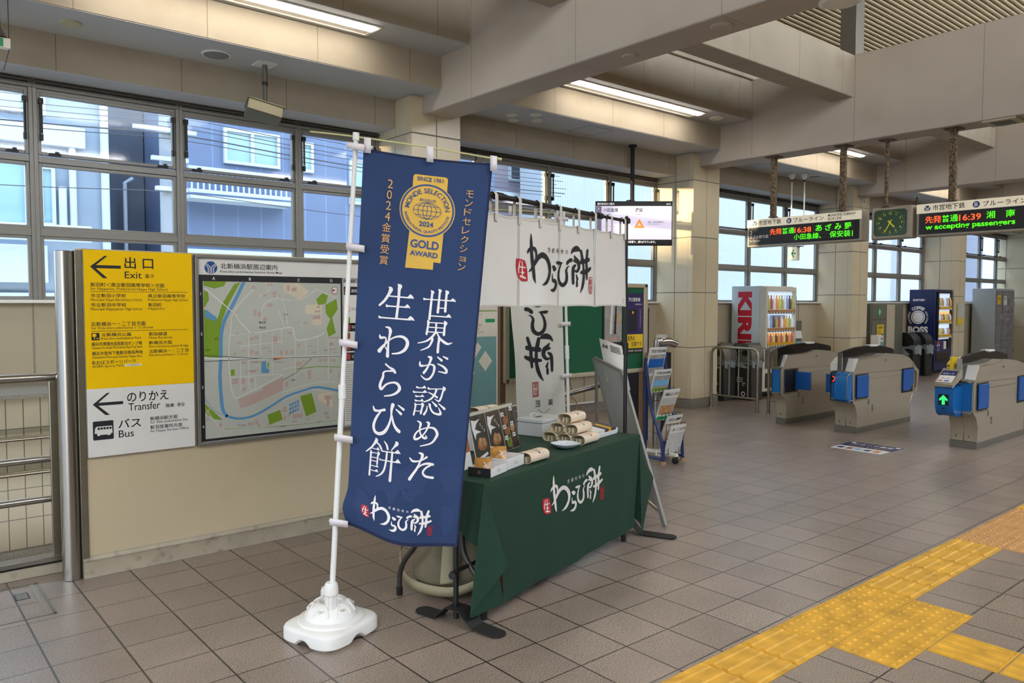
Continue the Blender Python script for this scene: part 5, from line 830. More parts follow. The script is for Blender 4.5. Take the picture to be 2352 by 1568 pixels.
ps = thing('poster', 'dark poster with a smartphone picture on the green board', 'poster', (5.68, 5.185, 1.1)); fn = plane((0, 0, 0), (1, 0, 0), (0, 0, 1)); q = B(); q.box(-.15, -.003, 0, .15, 0, .62, 'ink'); q.on(plane((0, -.003, 0), (1, 0, 0), (0, 0, 1))); q.rrect(-.125, .12, .125, .60, .03, 'poster_grey', .0006); q.disc(0, .085, .022, 'ink_white', .0008); q.text('ながらスマホは危険です', -.1, .145, .2, .02, 'orange', .01, .001); q.poly([(-.05, .2), (-.03, .5), (.0, .5), (-.02, .2)], 'paper', .001); q.poly([(.01, .2), (.03, .5), (.05, .5), (.04, .2)], 'ink', .001); q.text('危険', .06, .3, .05, .1, 'gift_yellow', .02, .001); q.text('港北警察署・横浜市交通局', -.12, .02, .24, .018, 'ink_white', 0, .001); q.build('sheet', ps)
ps = thing('poster', 'purple police poster with a yellow lower band on the green board', 'poster', (6.0, 5.185, 1.1)); q = B(); q.box(-.125, -.003, 0, .125, 0, .60, 'poster_purple'); q.on(plane((0, -.003, 0), (1, 0, 0), (0, 0, 1))); q.rect(-.125, .05, .125, .19, 'yellow', .0006); q.rect(-.125, 0, .125, .05, 'ink', .0006); q.text('港北警察署', -.10, .52, .18, .04, 'ink_white', .01, .001); q.text('TEL 045-546-0110', .0, .485, .11, .015, 'ink_white', .01, .001); q.text('盗撮は', -.11, .125, .11, .05, 'ink', .01, .001); q.text('犯罪です', -.05, .065, .16, .05, 'ink', .01, .001); q.text('港北警察署・横浜市交通局', -.11, .015, .22, .018, 'ink_white', 0, .001); q.rrect(-.10, .22, .03, .44, .01, 'ink', .001); q.disc(-.03, .41, .014, 'yellow', .0015)
for i, c in enumerate('しない見逃さない'): q.text(c, .075, .43-.026*i, .018, .018, 'ink_white', 0, .001)
q.build('sheet', ps)
# A frame whiteboard
ea = thing('easel_board', 'silver framed folding whiteboard seen from behind at the table end', 'easel', (4.4, 3.85, 0)); T = Matrix.Translation((-4.4, -3.85, 0))
def bar(q, p, r_, s, m): p, r_ = V(p), V(r_); q.tube([p, r_], s, m, n=4)
TLE, TRE, BRE, BLE = V((4.83, 4.62, 1.135)), V((4.56, 4.07, 1.07)), V((4.385, 3.489, .01)), V((4.655, 4.039, .075))
q = B(T); bar(q, TRE, BRE, .020, 'alu'); bar(q, TLE, BLE, .020, 'alu'); bar(q, TLE, TRE, .016, 'alu'); bar(q, BLE.lerp(TLE, .08), BRE.lerp(TRE, .08), .016, 'chrome'); q.build('frame', ea)
q = B(T); a_ = [BLE.lerp(TLE, .10), BRE.lerp(TRE, .10), TRE, TLE]; nrm = (a_[1]-a_[0]).cross(a_[3]-a_[0]).normalized()*.006; q.add([p+nrm for p in a_]+[p-nrm for p in a_], [(0, 1, 2, 3), (7, 6, 5, 4), (0, 4, 5, 1), (1, 5, 6, 2), (2, 6, 7, 3), (3, 7, 4, 0)], 'galvanised'); q.build('panel', ea)
q = B(T); bar(q, TLE.lerp(BLE, .05), (5.30, 5.02, .01), .014, 'alu'); bar(q, TRE.lerp(BRE, .05), (5.08, 4.50, .01), .014, 'alu'); bar(q, (5.17, 4.92, .3), (4.96, 4.41, .3), .012, 'alu'); q.build('rear_leg', ea)
t = thing('sign_sheet', 'white A4 notice sheet clipped on top of the folding whiteboard', 'notice', (4.79, 4.40, 0)); q = B(); a_ = [V((-.03, .10, 1.31)), V((.04, -.09, 1.25)), V((-.02, -.24, .90)), V((-.09, -.05, .96))]; q.add(a_, [(0, 1, 2, 3)], 'paper'); q.on(lambda u, v, o=0: a_[0].lerp(a_[1], u).lerp(a_[3].lerp(a_[2], u), v)+V((-.8, -.5, .3)).normalized()*(.004+o)); q.on((lambda f: lambda u, v, o=0: f(u, 1-v, o))(q.fn)); q.text('A4', .08, .80, .25, .1, 'ink', .02); 
for i in range(4): q.rect(.45, .90-.04*i, .9, .915-.04*i, 'dark', .001)
q.build('sheet', t, solid=.002)
# newspaper rack
rk = thing('magazine_rack', 'blue wire rack of newspapers and leaflets by the notice board', 'magazine rack', (6.42, 5.11, 0), R(-90)); 
for y in (-.02, -.33):
    q = B(); q.tube([(.0, y, .02), (.0, y, 1.05)], .016, 'rack_blue', n=8); q.tube([(.0, y, 1.0), (.08, y, .55), (.21, y, .24), (.235, y, .03)], .017, 'rack_blue', n=8, smooth=5); q.tube([(.0, y, .05), (.235, y, .05)], .015, 'rack_blue', n=8); q.build('side_frame', rk)
for k_, (x, z, h_) in enumerate(((.05, .62, .12), (.13, .30, .20), (.19, .10, .30))):
    q = B()
    for i in range(6): q.cyl((x+.05, -.03-.058*i, z), (x+.075, -.03-.058*i, z+h_), .003, 'dark', n=6)
    for i in range(3): q.cyl((x+.05+.012*i, -.02, z+h_*i/2), (x+.05+.012*i, -.33, z+h_*i/2), .003, 'dark', n=6)
    q.tube([(x-.03, -.02, z), (x+.05, -.02, z), (x+.05, -.33, z), (x-.03, -.33, z)], .003, 'dark', n=6); q.build('wire_basket', rk)
q = B(); q.cyl((.235, -.02, 0), (.235, -.02, .03), .028, 'kraft'); q.cyl((.235, -.33, 0), (.235, -.33, .03), .028, 'kraft'); q.build('foot_pad', rk)
RT = Matrix.Translation((6.42, 5.11, 0)) @ Matrix.Rotation(R(-90), 4, 'Z')
def paper(label, x, z, w_, h_, tilt, head, cols, yy=-.175, name='newspaper', cat='newspaper', group='papers in the blue rack'):
    o = thing(name, label, cat, RT @ V((x, yy, z)), R(-90), group); q = B(Matrix.Rotation(R(-tilt), 4, 'Y') @ Matrix.Rotation(0, 4, 'X'))
    q.surf(lambda s, t_: V((.012*sin(pi*s)+.02*t_*t_, -w_/2+w_*s, h_*t_)), 8, 8, 'paper'); q.surf(lambda s, t_: V((-.012+.02*t_*t_, -w_/2+w_*s, h_*t_)), 8, 8, 'paper'); f_ = lambda u, v, o_=0: V((.002+.012*sin(pi*u/w_)+.02*(v/h_)**2+o_, u-w_/2, v)); f_ = (lambda g: lambda u, v, o_=0: g(u, v, o_))(f_); q.on(f_)
    q.text(head, w_*.08, h_*.82, w_*.84, h_*.11, 'ink', .01, .003)
    for i, (m_, v0, v1) in enumerate(cols): q.rect(w_*.06, h_*v0, w_*.94, h_*v1, m_, .002+.0006*i, .06)
    q.build('sheet', o, ang=60)
paper('folded newspaper lying highest in the rack under the bent chrome rail', -.02, .86, .27, .30, -8, 'TOUR YOKOHAMA', [('poster_grey', .1, .75), ('sign_blue', .3, .6)]); paper('newspaper with a blue photograph in the upper rack', .04, .70, .27, .24, -12, 'YOKOHAMA', [('poster_grey', .05, .75), ('map_lt_blue', .3, .55), ('map_green', .05, .2)])
paper('colour city newsletter with a green foot in the middle rack', .10, .42, .25, .34, -18, '福祉よこはま', [('paper_grey', .5, .75), ('photo_tan', .2, .5), ('exit_green', .03, .14)]); paper('plain beige envelope paper behind the wire basket', .16, .22, .24, .28, -18, '広報', [('sleeve', .05, .75)]); paper('small print newspaper in the lowest wire basket', .225, .10, .24, .30, -12, 'よこはま', [('paper_grey', .05, .75)])
for i in range(6):
    tag((lambda q: (q.cyl((6.12, 4.92+.033*(i % 3), .082+.031*(i//3)), (6.38+.01*i, 4.92+.033*(i % 3), .082+.031*(i//3)), .0152, 'paper', n=12), q.build('rolled_paper'))[1])(B()), 'white rolled paper on the bottom shelf of the blue rack', 'rolled paper', 'rolled papers under the rack')
# charger stand, bent rails behind the board
t = thing('charging_stand', 'dark charger stand with a blue sign behind the newspapers', 'charging stand', (6.95, 6.0, 0)); q = B(); q.box(-.1, -.13, 0, .1, .13, 1.52, 'ink'); q.prism([(-.13, 1.52), (.13, 1.52), (.05, 1.68), (-.02, 1.70)], -.1, .1, 'x', 'dark'); q.build('body', t, bevel=.005); q = B().on(plane((-.1, 0, 0), (0, -1, 0), (0, 0, 1))); q.rect(-.10, 1.36, .10, 1.48, 'screen_black', .002); q.rect(-.04, 1.395, .03, 1.46, 'poster_purple', .003); q.rect(-.02, 1.55, .10, 1.60, 'paper', .002); q.build('screen', t)
t = thing('charging_sign', 'upright blue sign with a white character beside the newspapers', 'sign', (7.0, 5.62, 0)); q = B(); q.box(-.03, -.09, .0, .03, .09, 1.05, 'black'); q.box(-.035, -.08, .62, -.03, .065, 1.25, 'sign_blue'); q.box(-.036, -.08, 1.16, -.034, .065, 1.25, 'paper'); q.on(plane((-.036, 0, 0), (0, -1, 0), (0, 0, 1))); q.text('充', -.05, 1.0, .10, .11, 'ink_white', .03); q.text('電', -.05, .84, .10, .11, 'ink_white', .03); q.build('panel', t)
t = thing('rail', 'bent chrome tube rail above the newspapers', 'rail', (6.75, 5.5, 0)); q = B(); q.tube([(0, 0, .0), (0, 0, 1.10), (.03, -.03, 1.17), (.12, -.07, 1.18), (.2, -.10, 1.15)], .045, 'steel', n=14, smooth=5); q.build('tube', t); q = B(); q.box(-.06, -.06, .80, -.048, .1, .92, 'rack_blue'); q.on(plane((-.061, .02, .83), (0, -1, 0), (0, 0, 1))); q.text('ください', -.05, 0, .1, .035, 'ink_white', .01); q.build('notice_band', t)
for z, l in ((.98, 'upper wall handrail beyond the notice board'), (.64, 'lower wall handrail beyond the notice board')):
    t = thing('handrail', l, 'handrail', (5.5, 7.72, z)); q = B(); q.tube([(0, 0, 0), (2.9, 0, 0)], .03, 'steel', n=12); q.build('rail', t)
    for x in (.4, 1.6, 2.8): q = B(); q.tube([(x, 0, 0), (x, .06, -.06), (x, .17, -.06)], .011, 'steel', n=8); q.build('bracket', t)
t = thing('handrail', 'sloping thick handrail seen between the white banner and the folding whiteboard', 'handrail', (6.1, 6.2, .6)); q = B(); q.tube([(-1.0, 0, -.115), (1.3, 0, .14)], .03, 'steel', n=12); q.build('rail', t)
for x in (-.9, 1.2): q = B(); q.cyl((x, 0, -.6), (x, 0, .1*x), .02, 'steel', n=10); q.build('post', t)
t = thing('wall_outlet', 'wall outlet box with conduit and a coiled orange cord', 'outlet', (7.6, 7.88, .5)); q = B(); q.box(-.1, -.05, -.06, .1, 0, .06, 'cab_grey'); q.build('box', t, bevel=.004); q = B(); q.tube([(-.05, -.02, -.06), (-.05, -.02, -.34), (.6, -.02, -.34)], .016, 'white_plastic', n=8); q.build('conduit', t); q = B(); q.tube([(.06, -.05, .02), (.1, -.08, -.1), (.12, -.06, -.25)]+[(.1+.12*cos(a*.7), -.06, -.36+.12*sin(a*.7)) for a in range(2, 12)], .007, 'kraft', n=6, smooth=3); q.build('cord', t)

# ================================================================ BARRIERS AND GATES
def barrier(label, x, y0, y1, n):
    t = thing('barrier', label, 'barrier', (x, y0, 0)); T = Matrix.Translation((-x, -y0, 0)); d = 1 if y1 > y0 else -1; r = .09
    q = B(T); q.tube([(x, y0, 0), (x, y0, .93-r), (x, y0+d*.03, .93-.03), (x, y0+d*r, .93), (x, y1-d*r, .93), (x, y1-d*.03, .93-.03), (x, y1, .93-r), (x, y1, 0)], .021, 'steel_brushed', n=14); q.build('frame', t)
    q = B(T); q.tube([(x, y0, .19), (x, y1, .19)], .013, 'steel_brushed', n=10); q.build('lower_rail', t)
    for i in range(1, n): y = y0+(y1-y0)*i/n; q = B(T); q.cyl((x, y, .19), (x, y, .92), .0115, 'steel_brushed', n=10); q.build('bar', t)
    for y in (y0, y1): q = B(T); q.cyl((x, y, 0), (x, y, .012), .034, 'steel_brushed'); q.build('floor_flange', t)
barrier('stainless pedestrian barrier between the pillar and the first ticket gate', 10.11, 7.17, 6.36, 5); barrier('short stainless barrier half hidden behind the first ticket gate', 10.15, 6.2, 5.66, 4)
PROF = [(.06, .07), (.055, .24), (.0, .35), (-.075, .40), (-.08, .745), (-.03, .765), (.075, .915), (.55, .925), (.66, .935), (.80, .958), (1.27, .93), (1.50, .885), (1.66, .80), (1.70, .745), (1.70, .40), (1.63, .36), (1.57, .25), (1.565, .07)]
def gate(label, y1, halves, nums, left, right, rear_flap=True):
    """y1 = high-Y side; halves towards -Y, each .14 wide"""
    w_ = .137; t = thing('ticket_gate', label, 'ticket gate', (9.33, y1, 0)); 
    fp = plane((0, 0, 0), (0, -1, 0), (0, 0, 1))
    for h in range(halves):
        a = -h*w_-.003; c = a-w_+.006; q = B(); q.prism(PROF, c, a, 'y', 'gate_steel'); bd = q.build('body', t, bevel=.006)
        q = B(); q.box(.035, c-.006, 0, 1.59, a+.006, .07, 'cab_grey'); q.build('plinth', bd, bevel=.003)
        q = B(); q.prism([(-.10, .77), (-.025, .77), (.075, .915), (.07, .93), (.02, .93), (-.095, .86)] if (left == 'white' and h == 0) else [(-.035, .768), (.0, .772), (.078, .917), (.05, .925)], c+.004, a-.004, 'y', 'white_paint'); q.build('top_cover', bd, bevel=.006)
        q = B().on(plane((.057, 0, 0), (0, -1, 0), (0, 0, 1))); q.on(plane((.048, 0, 0), (0, -1, 0), (0, 0, 1))); q.text(nums[h], -(a+c)/2-.012, .115, None, .032, 'ink', .01, .012); q.build('lettering', bd)
        q = B(); q.box(-.088, c+.01, .43, -.079, a-.01, .735, 'blue_panel'); q.frame if 0 else None; q.build('front_panel', bd, bevel=.002)
        q = B(); q.box(-.095, c, .40, -.078, c+.009, .75, 'chrome'); q.box(-.095, a-.009, .40, -.078, a, .75, 'chrome'); q.box(-.095, c, .74, -.06, a, .752, 'chrome'); q.box(-.095, c, .40, -.06, a, .412, 'chrome'); q.build('edge_trim', bd)
    ys = -halves*w_; ym = ys/2 if halves > 1 else ys/2
    # black smoked arch along the middle
    top = catmull([(-.11, 1.0), (-.05, 1.01), (.2, 1.04), (.55, 1.055), (.95, 1.04), (1.28, .995)], 5)
    q = B(); q.prism(top+[(1.30, .985), (1.30, .93), (.05, .90), (-.02, .78), (-.12, .77), (-.12, .985)], ym-.022, ym+.022, 'y', 'black_gloss'); q.build('arch_screen', t, bevel=.004)
    q = B(); q.box(-.13, ym-.026, .76, -.105, ym+.026, 1.0, 'chrome'); q.tube([(-.115, ym, .99), (-.06, ym, 1.015), (.2, ym, 1.046), (.55, ym, 1.06), (.95, ym, 1.046), (1.28, ym, 1.0)], .008, 'dark', n=8); q.build('arch_trim', t)
    q = B(); q.box(.62, ym-.05, 1.045, .80, ym+.05, 1.07, 'white_paint'); q.build('sensor_cap', t, bevel=.01)
    # flap pockets on the -Y side
    sd = plane((0, ys, 0), (1, 0, 0), (0, 0, 1)); 
    q = B(); q.box(-.02, ys-.004, .41, .335, ys+.002, .74, 'steel'); q.box(.01, ys-.006, .425, .325, ys, .725, 'black'); q.build('flap_pocket', t)
    if right == 'closed':
        q = B(Matrix.Translation((.255, ys, 0))); q.box(-.012, -.235, .455, .012, -.01, .695, 'blue_flap'); q.build('flap', t, bevel=.011, seg=4); q = B(); q.box(.225, ys-.02, .43, .285, ys, .72, 'black'); q.build('hinge', t)
    else:
        q = B(); q.box(.02, ys-.022, .44, .32, ys-.006, .715, 'blue_flap'); q.build('flap', t, bevel=.008, seg=3)
    if rear_flap:
        q = B(); q.box(1.30, ys-.005, .41, 1.64, ys, .735, 'black'); q.build('flap_pocket', t); q = B(); q.prism([(1.31, .44), (1.50, .44), (1.62, .52), (1.62, .70), (1.59, .72), (1.31, .72)], ys-.02, ys-.005, 'y', 'blue_flap'); q.build('flap', t, bevel=.006)
        q = B(); q.prism([(1.63, .80), (1.82, .69), (1.82, .66), (1.80, .44), (1.74, .40), (1.70, .40), (1.70, .43), (1.75, .46), (1.76, .66), (1.66, .72)], ys-.002, ys+.06, 'y', 'gate_steel'); q.build('rear_guard', t, bevel=.004)
    q = B().on(sd); q.rect(.46, .285, .49, .325, 'cab_grey', .001); q.rect(.46, .24, .49, .275, 'cab_grey', .001); q.rect(.36, .34, .375, .40, 'dark', .001); q.line([(.34, .71), (.34, .08)], .003, 'cab_grey', .0006); q.line([(.34, .735), (1.28, .715)], .003, 'cab_grey', .0006); q.line([(.34, .66), (1.28, .655)], .003, 'cab_grey', .0006); q.rect(.80, .865, .83, .885, 'chrome', .004); q.rect(.35, .92, .42, .926, 'gift_yellow', .001); q.build('side_plate', t)
    # flap of the +Y side
    if left in ('white',): q = B(); q.box(.243, .01, .455, .267, .235, .695, 'blue_flap'); q.build('flap', t, bevel=.011, seg=4)
    return t
g1 = gate('ticket gate nearest the pillar, its single front panel numbered 3', 5.607, 1, ['3'], 'plain', 'closed')
g2 = gate('middle ticket gate with a red cross light and rounded blue bumper', 4.795, 2, ['3', '2'], 'white', 'parked')
g3 = gate('ticket gate with a green arrow light and yellow card slot, at the picture edge', 3.445, 2, ['2', '1'], 'reader', 'parked')
fp = plane((-.089, 0, 0), (0, -1, 0), (0, 0, 1))
q = B().on(fp); q.rect(.015, .62, .125, .72, 'screen_black', .001); q.line([(.03, .635), (.11, .705)], .014, 'arrow_red', .002); q.line([(.03, .705), (.11, .635)], .014, 'arrow_red', .002); q.build('cross_light', g2)
q = B(); pts = []
for i in range(9): a = pi/2*i/8; pts.append((-.09-.13*sin(a)+.0, -.150-.0))
q.prism([(-.075, .40), (-.16, .405), (-.225, .43), (-.235, .47), (-.235, .69), (-.225, .735), (-.16, .755), (-.075, .76)], -.272, -.140, 'y', 'blue_panel'); bp = q.build('bumper', g2, bevel=.02, seg=4)
q = B(); q.tube([(-.06, -.274, .415), (-.155, -.274, .42), (-.215, -.274, .445), (-.222, -.274, .58), (-.215, -.274, .72), (-.155, -.274, .745), (-.06, -.274, .75)], .010, 'chrome', n=8); q.build('bumper_trim', bp)
q = B(); q.prism([(-.08, .37), (-.18, .37), (-.24, .38), (-.29, .405), (-.325, .45), (-.34, .51), (-.34, .69), (-.08, .70)], -.155, .02, 'y', 'blue_panel'); rd = q.build('reader_post', g3, bevel=.008, seg=3)
q = B(); q.prism([(-.36, .70), (-.08, .80), (-.08, .88), (-.12, .885), (-.365, .735)], -.16, .025, 'y', 'gate_steel'); q.build('reader_head', rd, bevel=.006)
q = B(); O_ = V((-.365, .02, .7375)); q.on(plane(O_, (0, -1, 0), (.245, 0, .15))); q.rect(.01, .02, .165, .15, 'paper', .003); q.rect(.01, .15, .165, .24, 'rack_blue', .003); q.text('ICカード', .03, .17, .11, .03, 'ink_white', .01, .004); q.text('タッチ', .04, .08, .08, .03, 'ink', .01, .004); q.rect(.02, .04, .06, .06, 'map_red', .0035); q.rect(.08, .04, .13, .06, 'sign_blue', .0035); q.build('reader_label', rd)
q = B().on(plane((-.341, 0, 0), (0, -1, 0), (0, 0, 1))); q.rect(.015, .50, .12, .62, 'screen_black', .006); q.poly([(.0675, .612), (.110, .568), (.110, .548), (.083, .562), (.083, .508), (.052, .508), (.052, .562), (.025, .548), (.025, .568)], 'arrow_green', .008); q.rect(.05, .458, .085, .472, 'ink', .006); q.build('arrow_light', rd)
q = B(); q.prism([(-.02, .80), (.20, .81), (.24, .95), (.14, 1.0), (.0, .93)], -.05, .03, 'y', 'yellow'); q.box(-.13, -.075, .79, -.105, -.04, 1.02, 'yellow'); q.on(plane((-.02, 0, 0), (0, -1, 0), (0, 0, 1))); 
for i in range(3): q.rect(-.02, .84+.03*i, .04, .852+.03*i, 'ink', .012)
q.build('card_slot', g3, bevel=.006)
# ================================================================ VENDING MACHINES, BINS, LOCKERS
CANS = ['b_green', 'b_green', 'b_red', 'b_white', 'b_white', 'b_blue', 'b_orange', 'b_brown', 'b_yellow']
can_me = {}
def can(parent, T, m, h, r):
    k_ = (m, h, r)
    if k_ not in can_me:
        q = B(); q.lathe([(r, 0), (r, h*.62), (r*.45, h*.8), (r*.4, h)], m, n=10); o = q.build('sample_bottle'); can_me[k_] = o.data; o.parent = parent; o.location = T; return o
    o = bpy.data.objects.new('sample_bottle', can_me[k_]); COL.objects.link(o); o.parent = parent; o.location = T; return o
v1 = thing('vending_machine', 'white drink vending machine with big red letters on its side', 'vending machine', (11.6, 7.25, 0)); L, D = .95, .58
q = B(); q.box(0, .03, .1, L, D, 1.895, 'vend_side'); q.box(.05, .06, 0.0, .12, .13, .1, 'dark'); q.box(L-.12, .06, 0, L-.05, .13, .1, 'dark'); q.box(.02, .08, .04, L-.02, D-.05, .1, 'black'); q.build('cabinet', v1, bevel=.006)
q = B(); q.box(0, -.03, .11, L, .028, 1.895, 'offwhite'); q.build('door', v1, bevel=.008)
q = B().on(plane((0, 0, 0), (0, 0, -1), (0, -1, 0)))    # reads downwards; u = -z, v = -y
vs, fs, x0, x1, y0, y1 = txt('KIRIN', .05)
q.text('KIRIN', -1.80, -.45, 1.19, .27, 'kirin_red', .055, .002); label_part(q.build('lettering', v1), 'big red letters reading downwards')
fv = plane((0, -.032, 0), (1, 0, 0), (0, 0, 1)); q = B().on(fv); q.rrect(.06, .86, .91, 1.80, .03, 'vend_glow', .001); q.rect(.08, .90, .89, 1.10, 'vend_glow_warm', .0015); q.rect(.2, 1.32, .7, 1.40, 'b_blue', .0016); q.build('display_window', v1)
for row, (z, h, r) in enumerate(((1.50, .24, .030), (1.19, .20, .029), (.94, .15, .028))):
    for i in range(10): can(v1, (.105+.083*i, -.068, z), (CANS[(i*2+row*3) % 9] if row < 2 else ('b_orange', 'b_red', 'b_yellow', 'b_brown')[i % 4]), h, r)
    q = B(); q.box(.06, -.10, z-.05, .91, -.034, z-.004, 'photo_tan' if row < 2 else 'gift_yellow'); q.box(.06, -.104, z-.075, .91, -.034, z-.05, 'vend_white')
    for i in range(10): q.cyl((.105+.083*i, -.105, z-.062), (.105+.083*i, -.11, z-.062), .012, 'black', n=8)
    q.build('button_row', v1)
q = B(); q.box(.0, -.09, 1.80, L, -.03, 1.88, 'offwhite'); q.box(0, -.09, .85, .05, -.03, 1.8, 'offwhite'); q.box(.92, -.09, .85, L, -.03, 1.8, 'offwhite'); q.box(.06, -.085, .87, .07, -.03, 1.8, 'acrylic'); q.build('window_surround', v1)
q = B(); q.box(.10, -.05, .17, .85, -.03, .42, 'dark'); q.box(.09, -.045, .50, .55, -.03, .82, 'cab_grey'); q.box(.35, -.055, .60, .47, -.04, .72, 'black'); q.box(.56, -.05, .72, .66, -.03, .80, 'black'); q.box(.70, -.06, .62, .85, -.03, .82, 'black'); q.box(.72, -.065, .68, .76, -.055, .74, 'orange'); q.box(.88, -.05, .6, .92, -.03, .8, 'chrome'); q.build('control_panel', v1)
def bin_(label, x, y, m, group, rz=0):
    t = thing('waste_bin', label, 'waste bin', (x, y, 0), rz, group); q = B(); q.box(-.16, -.2, 0, .16, .2, .60, 'dark'); q.build('body', t, bevel=.015)
    q = B(); q.prism([(-.2, .64), (.2, .64), (.2, .80), (.12, .93), (-.12, .93), (-.2, .80)], -.17, .17, 'x', m); q.build('lid', t, bevel=.015)
    q = B(); q.surf(lambda s, t_: V(((.165+.012*sin(9*pi*s+3*t_))*max(-1, min(1, 1.45*cos(2*pi*s))), (.205+.012*sin(13*pi*s))*max(-1, min(1, 1.45*sin(2*pi*s))), .54+.12*t_+.012*sin(14*pi*s))), 40, 4, 'clear_plastic'); q.build('bag_liner', t)
    q = B(); q.cyl((-.171, .07, .78), (-.176, .07, .78), .052, 'black_gloss', n=20); q.cyl((-.171, -.07, .78), (-.176, -.07, .78), .052, 'black_gloss', n=20); q.build('hole', t)
    q = B().on(plane((-.16, 0, 0), (0, -1, 0), (0, 0, 1)))
    for i in range(3): q.rect(-.09, .36-.03*i, .03, .37-.03*i, 'ink_white', .002)
    q.ring(.04, .10, .025, .04, 'ink_white', .002, 20); q.ring(.05, .26, .018, .03, 'ink_white', .002, 20, a1=280); q.build('lettering', t); return t
bin_('dark recycling bin standing against the pillar behind the barrier', 10.98, 7.62, 'cab_grey', 'dark recycling bins'); bin_('dark recycling bin in front of the white vending machine side', 11.37, 7.36, 'cab_grey', 'dark recycling bins')
t = thing('leaflet_rack', 'rack of clear leaflet pockets beside the white vending machine', 'leaflet rack', (12.75, 7.5, 0)); q = B(); q.box(0, .1, 0, .78, .3, 1.28, 'cab_grey'); q.build('body', t)
for i in range(3): q = B(Matrix.Translation((.06+.24*i, .07, .95)) @ Matrix.Rotation(R(-12), 4, 'X')); q.box(0, 0, 0, .22, .01, .30, 'paper'); q.build('leaflet', t)
for i in range(3): q = B(Matrix.Translation((.08+.24*i, .02, .62)) @ Matrix.Rotation(R(-12), 4, 'X')); q.box(0, 0, 0, .20, .012, .28, ('sleeve_pink', 'map_lt_blue', 'map_lt_blue')[i]); q.box(-.01, -.03, 0, .21, 0, .24, 'acrylic'); q.build('leaflet', t)
t = thing('framed_poster', 'grey framed poster standing above the leaflet pockets', 'poster', (12.75, 7.62, 1.3)); q = B(); q.box(0, 0, 0, .62, .03, .42, 'cab_grey'); q.box(.02, -.004, .14, .55, 0, .40, 'poster_grey'); q.box(.05, -.005, .02, .5, 0, .15, 'paper'); q.on(plane((0, -.005, 0), (1, 0, 0), (0, 0, 1))); q.text('ご案内 時刻', .08, .10, .38, .03, 'ink', .01); q.rect(.08, .05, .45, .058, 'dark', .001); q.rect(.08, .07, .40, .078, 'dark', .001); q.build('frame', t)
t = thing('plate_sign', 'small white number plate high on the third pillar', 'sign', (15.05, 7.21, 3.62)); q = B(); q.box(-.09, -.012, -.10, .09, 0, .10, 'white_paint'); q.on(plane((0, -.012, 0), (1, 0, 0), (0, 0, 1))); q.text('N', -.03, .015, .05, .06, 'ink', .01); q.text('1/0', -.055, -.075, .11, .06, 'ink', .01); q.build('plate', t)
t = thing('equipment_cabinet', 'tall grey steel cabinet with a green cross and yellow notice', 'cabinet', (15.55, 7.25, 0)); q = B(); q.box(0, 0, 0, .72, .57, 1.59, 'cab_grey'); q.build('body', t, bevel=.006)
q = B(); q.box(.04, -.01, .05, .68, 0, 1.25, 'cab_grey'); q.box(.04, -.01, 1.28, .68, 0, 1.57, 'cab_grey'); dr = q.build('door', t, bevel=.004); q = B().on(plane((0, -.012, 0), (1, 0, 0), (0, 0, 1))); q.disc(.36, 1.43, .075, 'exit_green', .001, 24, ry=.11); q.rect(.345, 1.37, .375, 1.49, 'ink_white', .002); q.rect(.315, 1.415, .405, 1.445, 'ink_white', .002); label_part(q.build('cross_mark', t), 'green disc with a white cross')
q = B().on(plane((0, -.012, 0), (1, 0, 0), (0, 0, 1))); q.rect(.26, .80, .56, 1.17, 'yellow', .001); q.text('注意事項', .29, 1.08, .24, .06, 'ink', .01, .002)
for i in range(4): q.rect(.29, 1.03-.045*i, .44, 1.04-.045*i, 'ink', .002)
q.rect(.28, .82, .4, .85, 'ink', .002); q.rect(.46, .84, .54, .98, 'ink', .002); q.build('notice', t)
t = thing('cabinet', 'dark grey cabinet between the green cross cabinet and the blue vending machine', 'cabinet', (16.5, 7.45, 0)); q = B(); q.box(0, 0, 0, 1.0, .37, 1.58, 'cab_grey'); q.build('body', t, bevel=.006); q = B(); q.box(.03, -.006, .05, .58, 0, 1.58, 'wall_beige'); q.build('door', t)
t = thing('leaflet_box', 'small white and teal box beside the third pillar', 'box', (15.3, 7.0, .0)); q = B(); q.box(-.1, -.08, .0, .1, .08, .98, 'white_paint'); q.build('stand', t, bevel=.005); q = B(); q.box(-.03, -.084, .68, .09, -.08, .85, 'teal'); q.disc if 0 else None; q.on(plane((0, -.082, 0), (1, 0, 0), (0, 0, 1))); q.disc(.03, .91, .025, 'ink_blue', .001, 16); q.build('label', t)
v2 = thing('vending_machine', 'dark blue coffee vending machine with white lettering', 'vending machine', (18.68, 7.29, 0)); L, D = .97, .53
q = B(); q.box(0, .03, .06, L, D, 1.92, 'blue_deep'); q.box(.02, .05, 0, L-.02, D-.03, .06, 'black'); q.build('cabinet', v2, bevel=.006); q = B(); q.box(0, -.04, .07, L, .028, 1.92, 'blue_deep'); q.build('door', v2, bevel=.008)
fs_ = plane((0, 0, 0), (0, -1, 0), (0, 0, 1)); q = B().on(fs_); U = -.33
q.text('SUNTORY', U-.12, 1.655, .27, .05, 'ink_white', .04, .002); q.disc(U+.0, 1.285, .155, 'ink_white', .002, 40)
q.ring(U, 1.285, .118, .128, 'blue_deep', .003, 48)
def arc2(body, r, a0, a1, h, bold):
    ws = [(txt(c, bold)[3]-txt(c, bold)[2]+.1) if c != ' ' else .35 for c in body]; tot = sum(ws); x = 0
    for c, w_ in zip(body, ws):
        a = R(a0+(a1-a0)*(x+w_/2)/tot); x += w_
        if c != ' ': q.em(c, U+r*cos(a), 1.285+r*sin(a), h, 'ink_white', bold, .002, 'c', a-pi/2)
arc2('COFFEE', .185, 128, 52, .095, .04); arc2('BOSS COFFEE', .19, 225, 145, .05, .02)
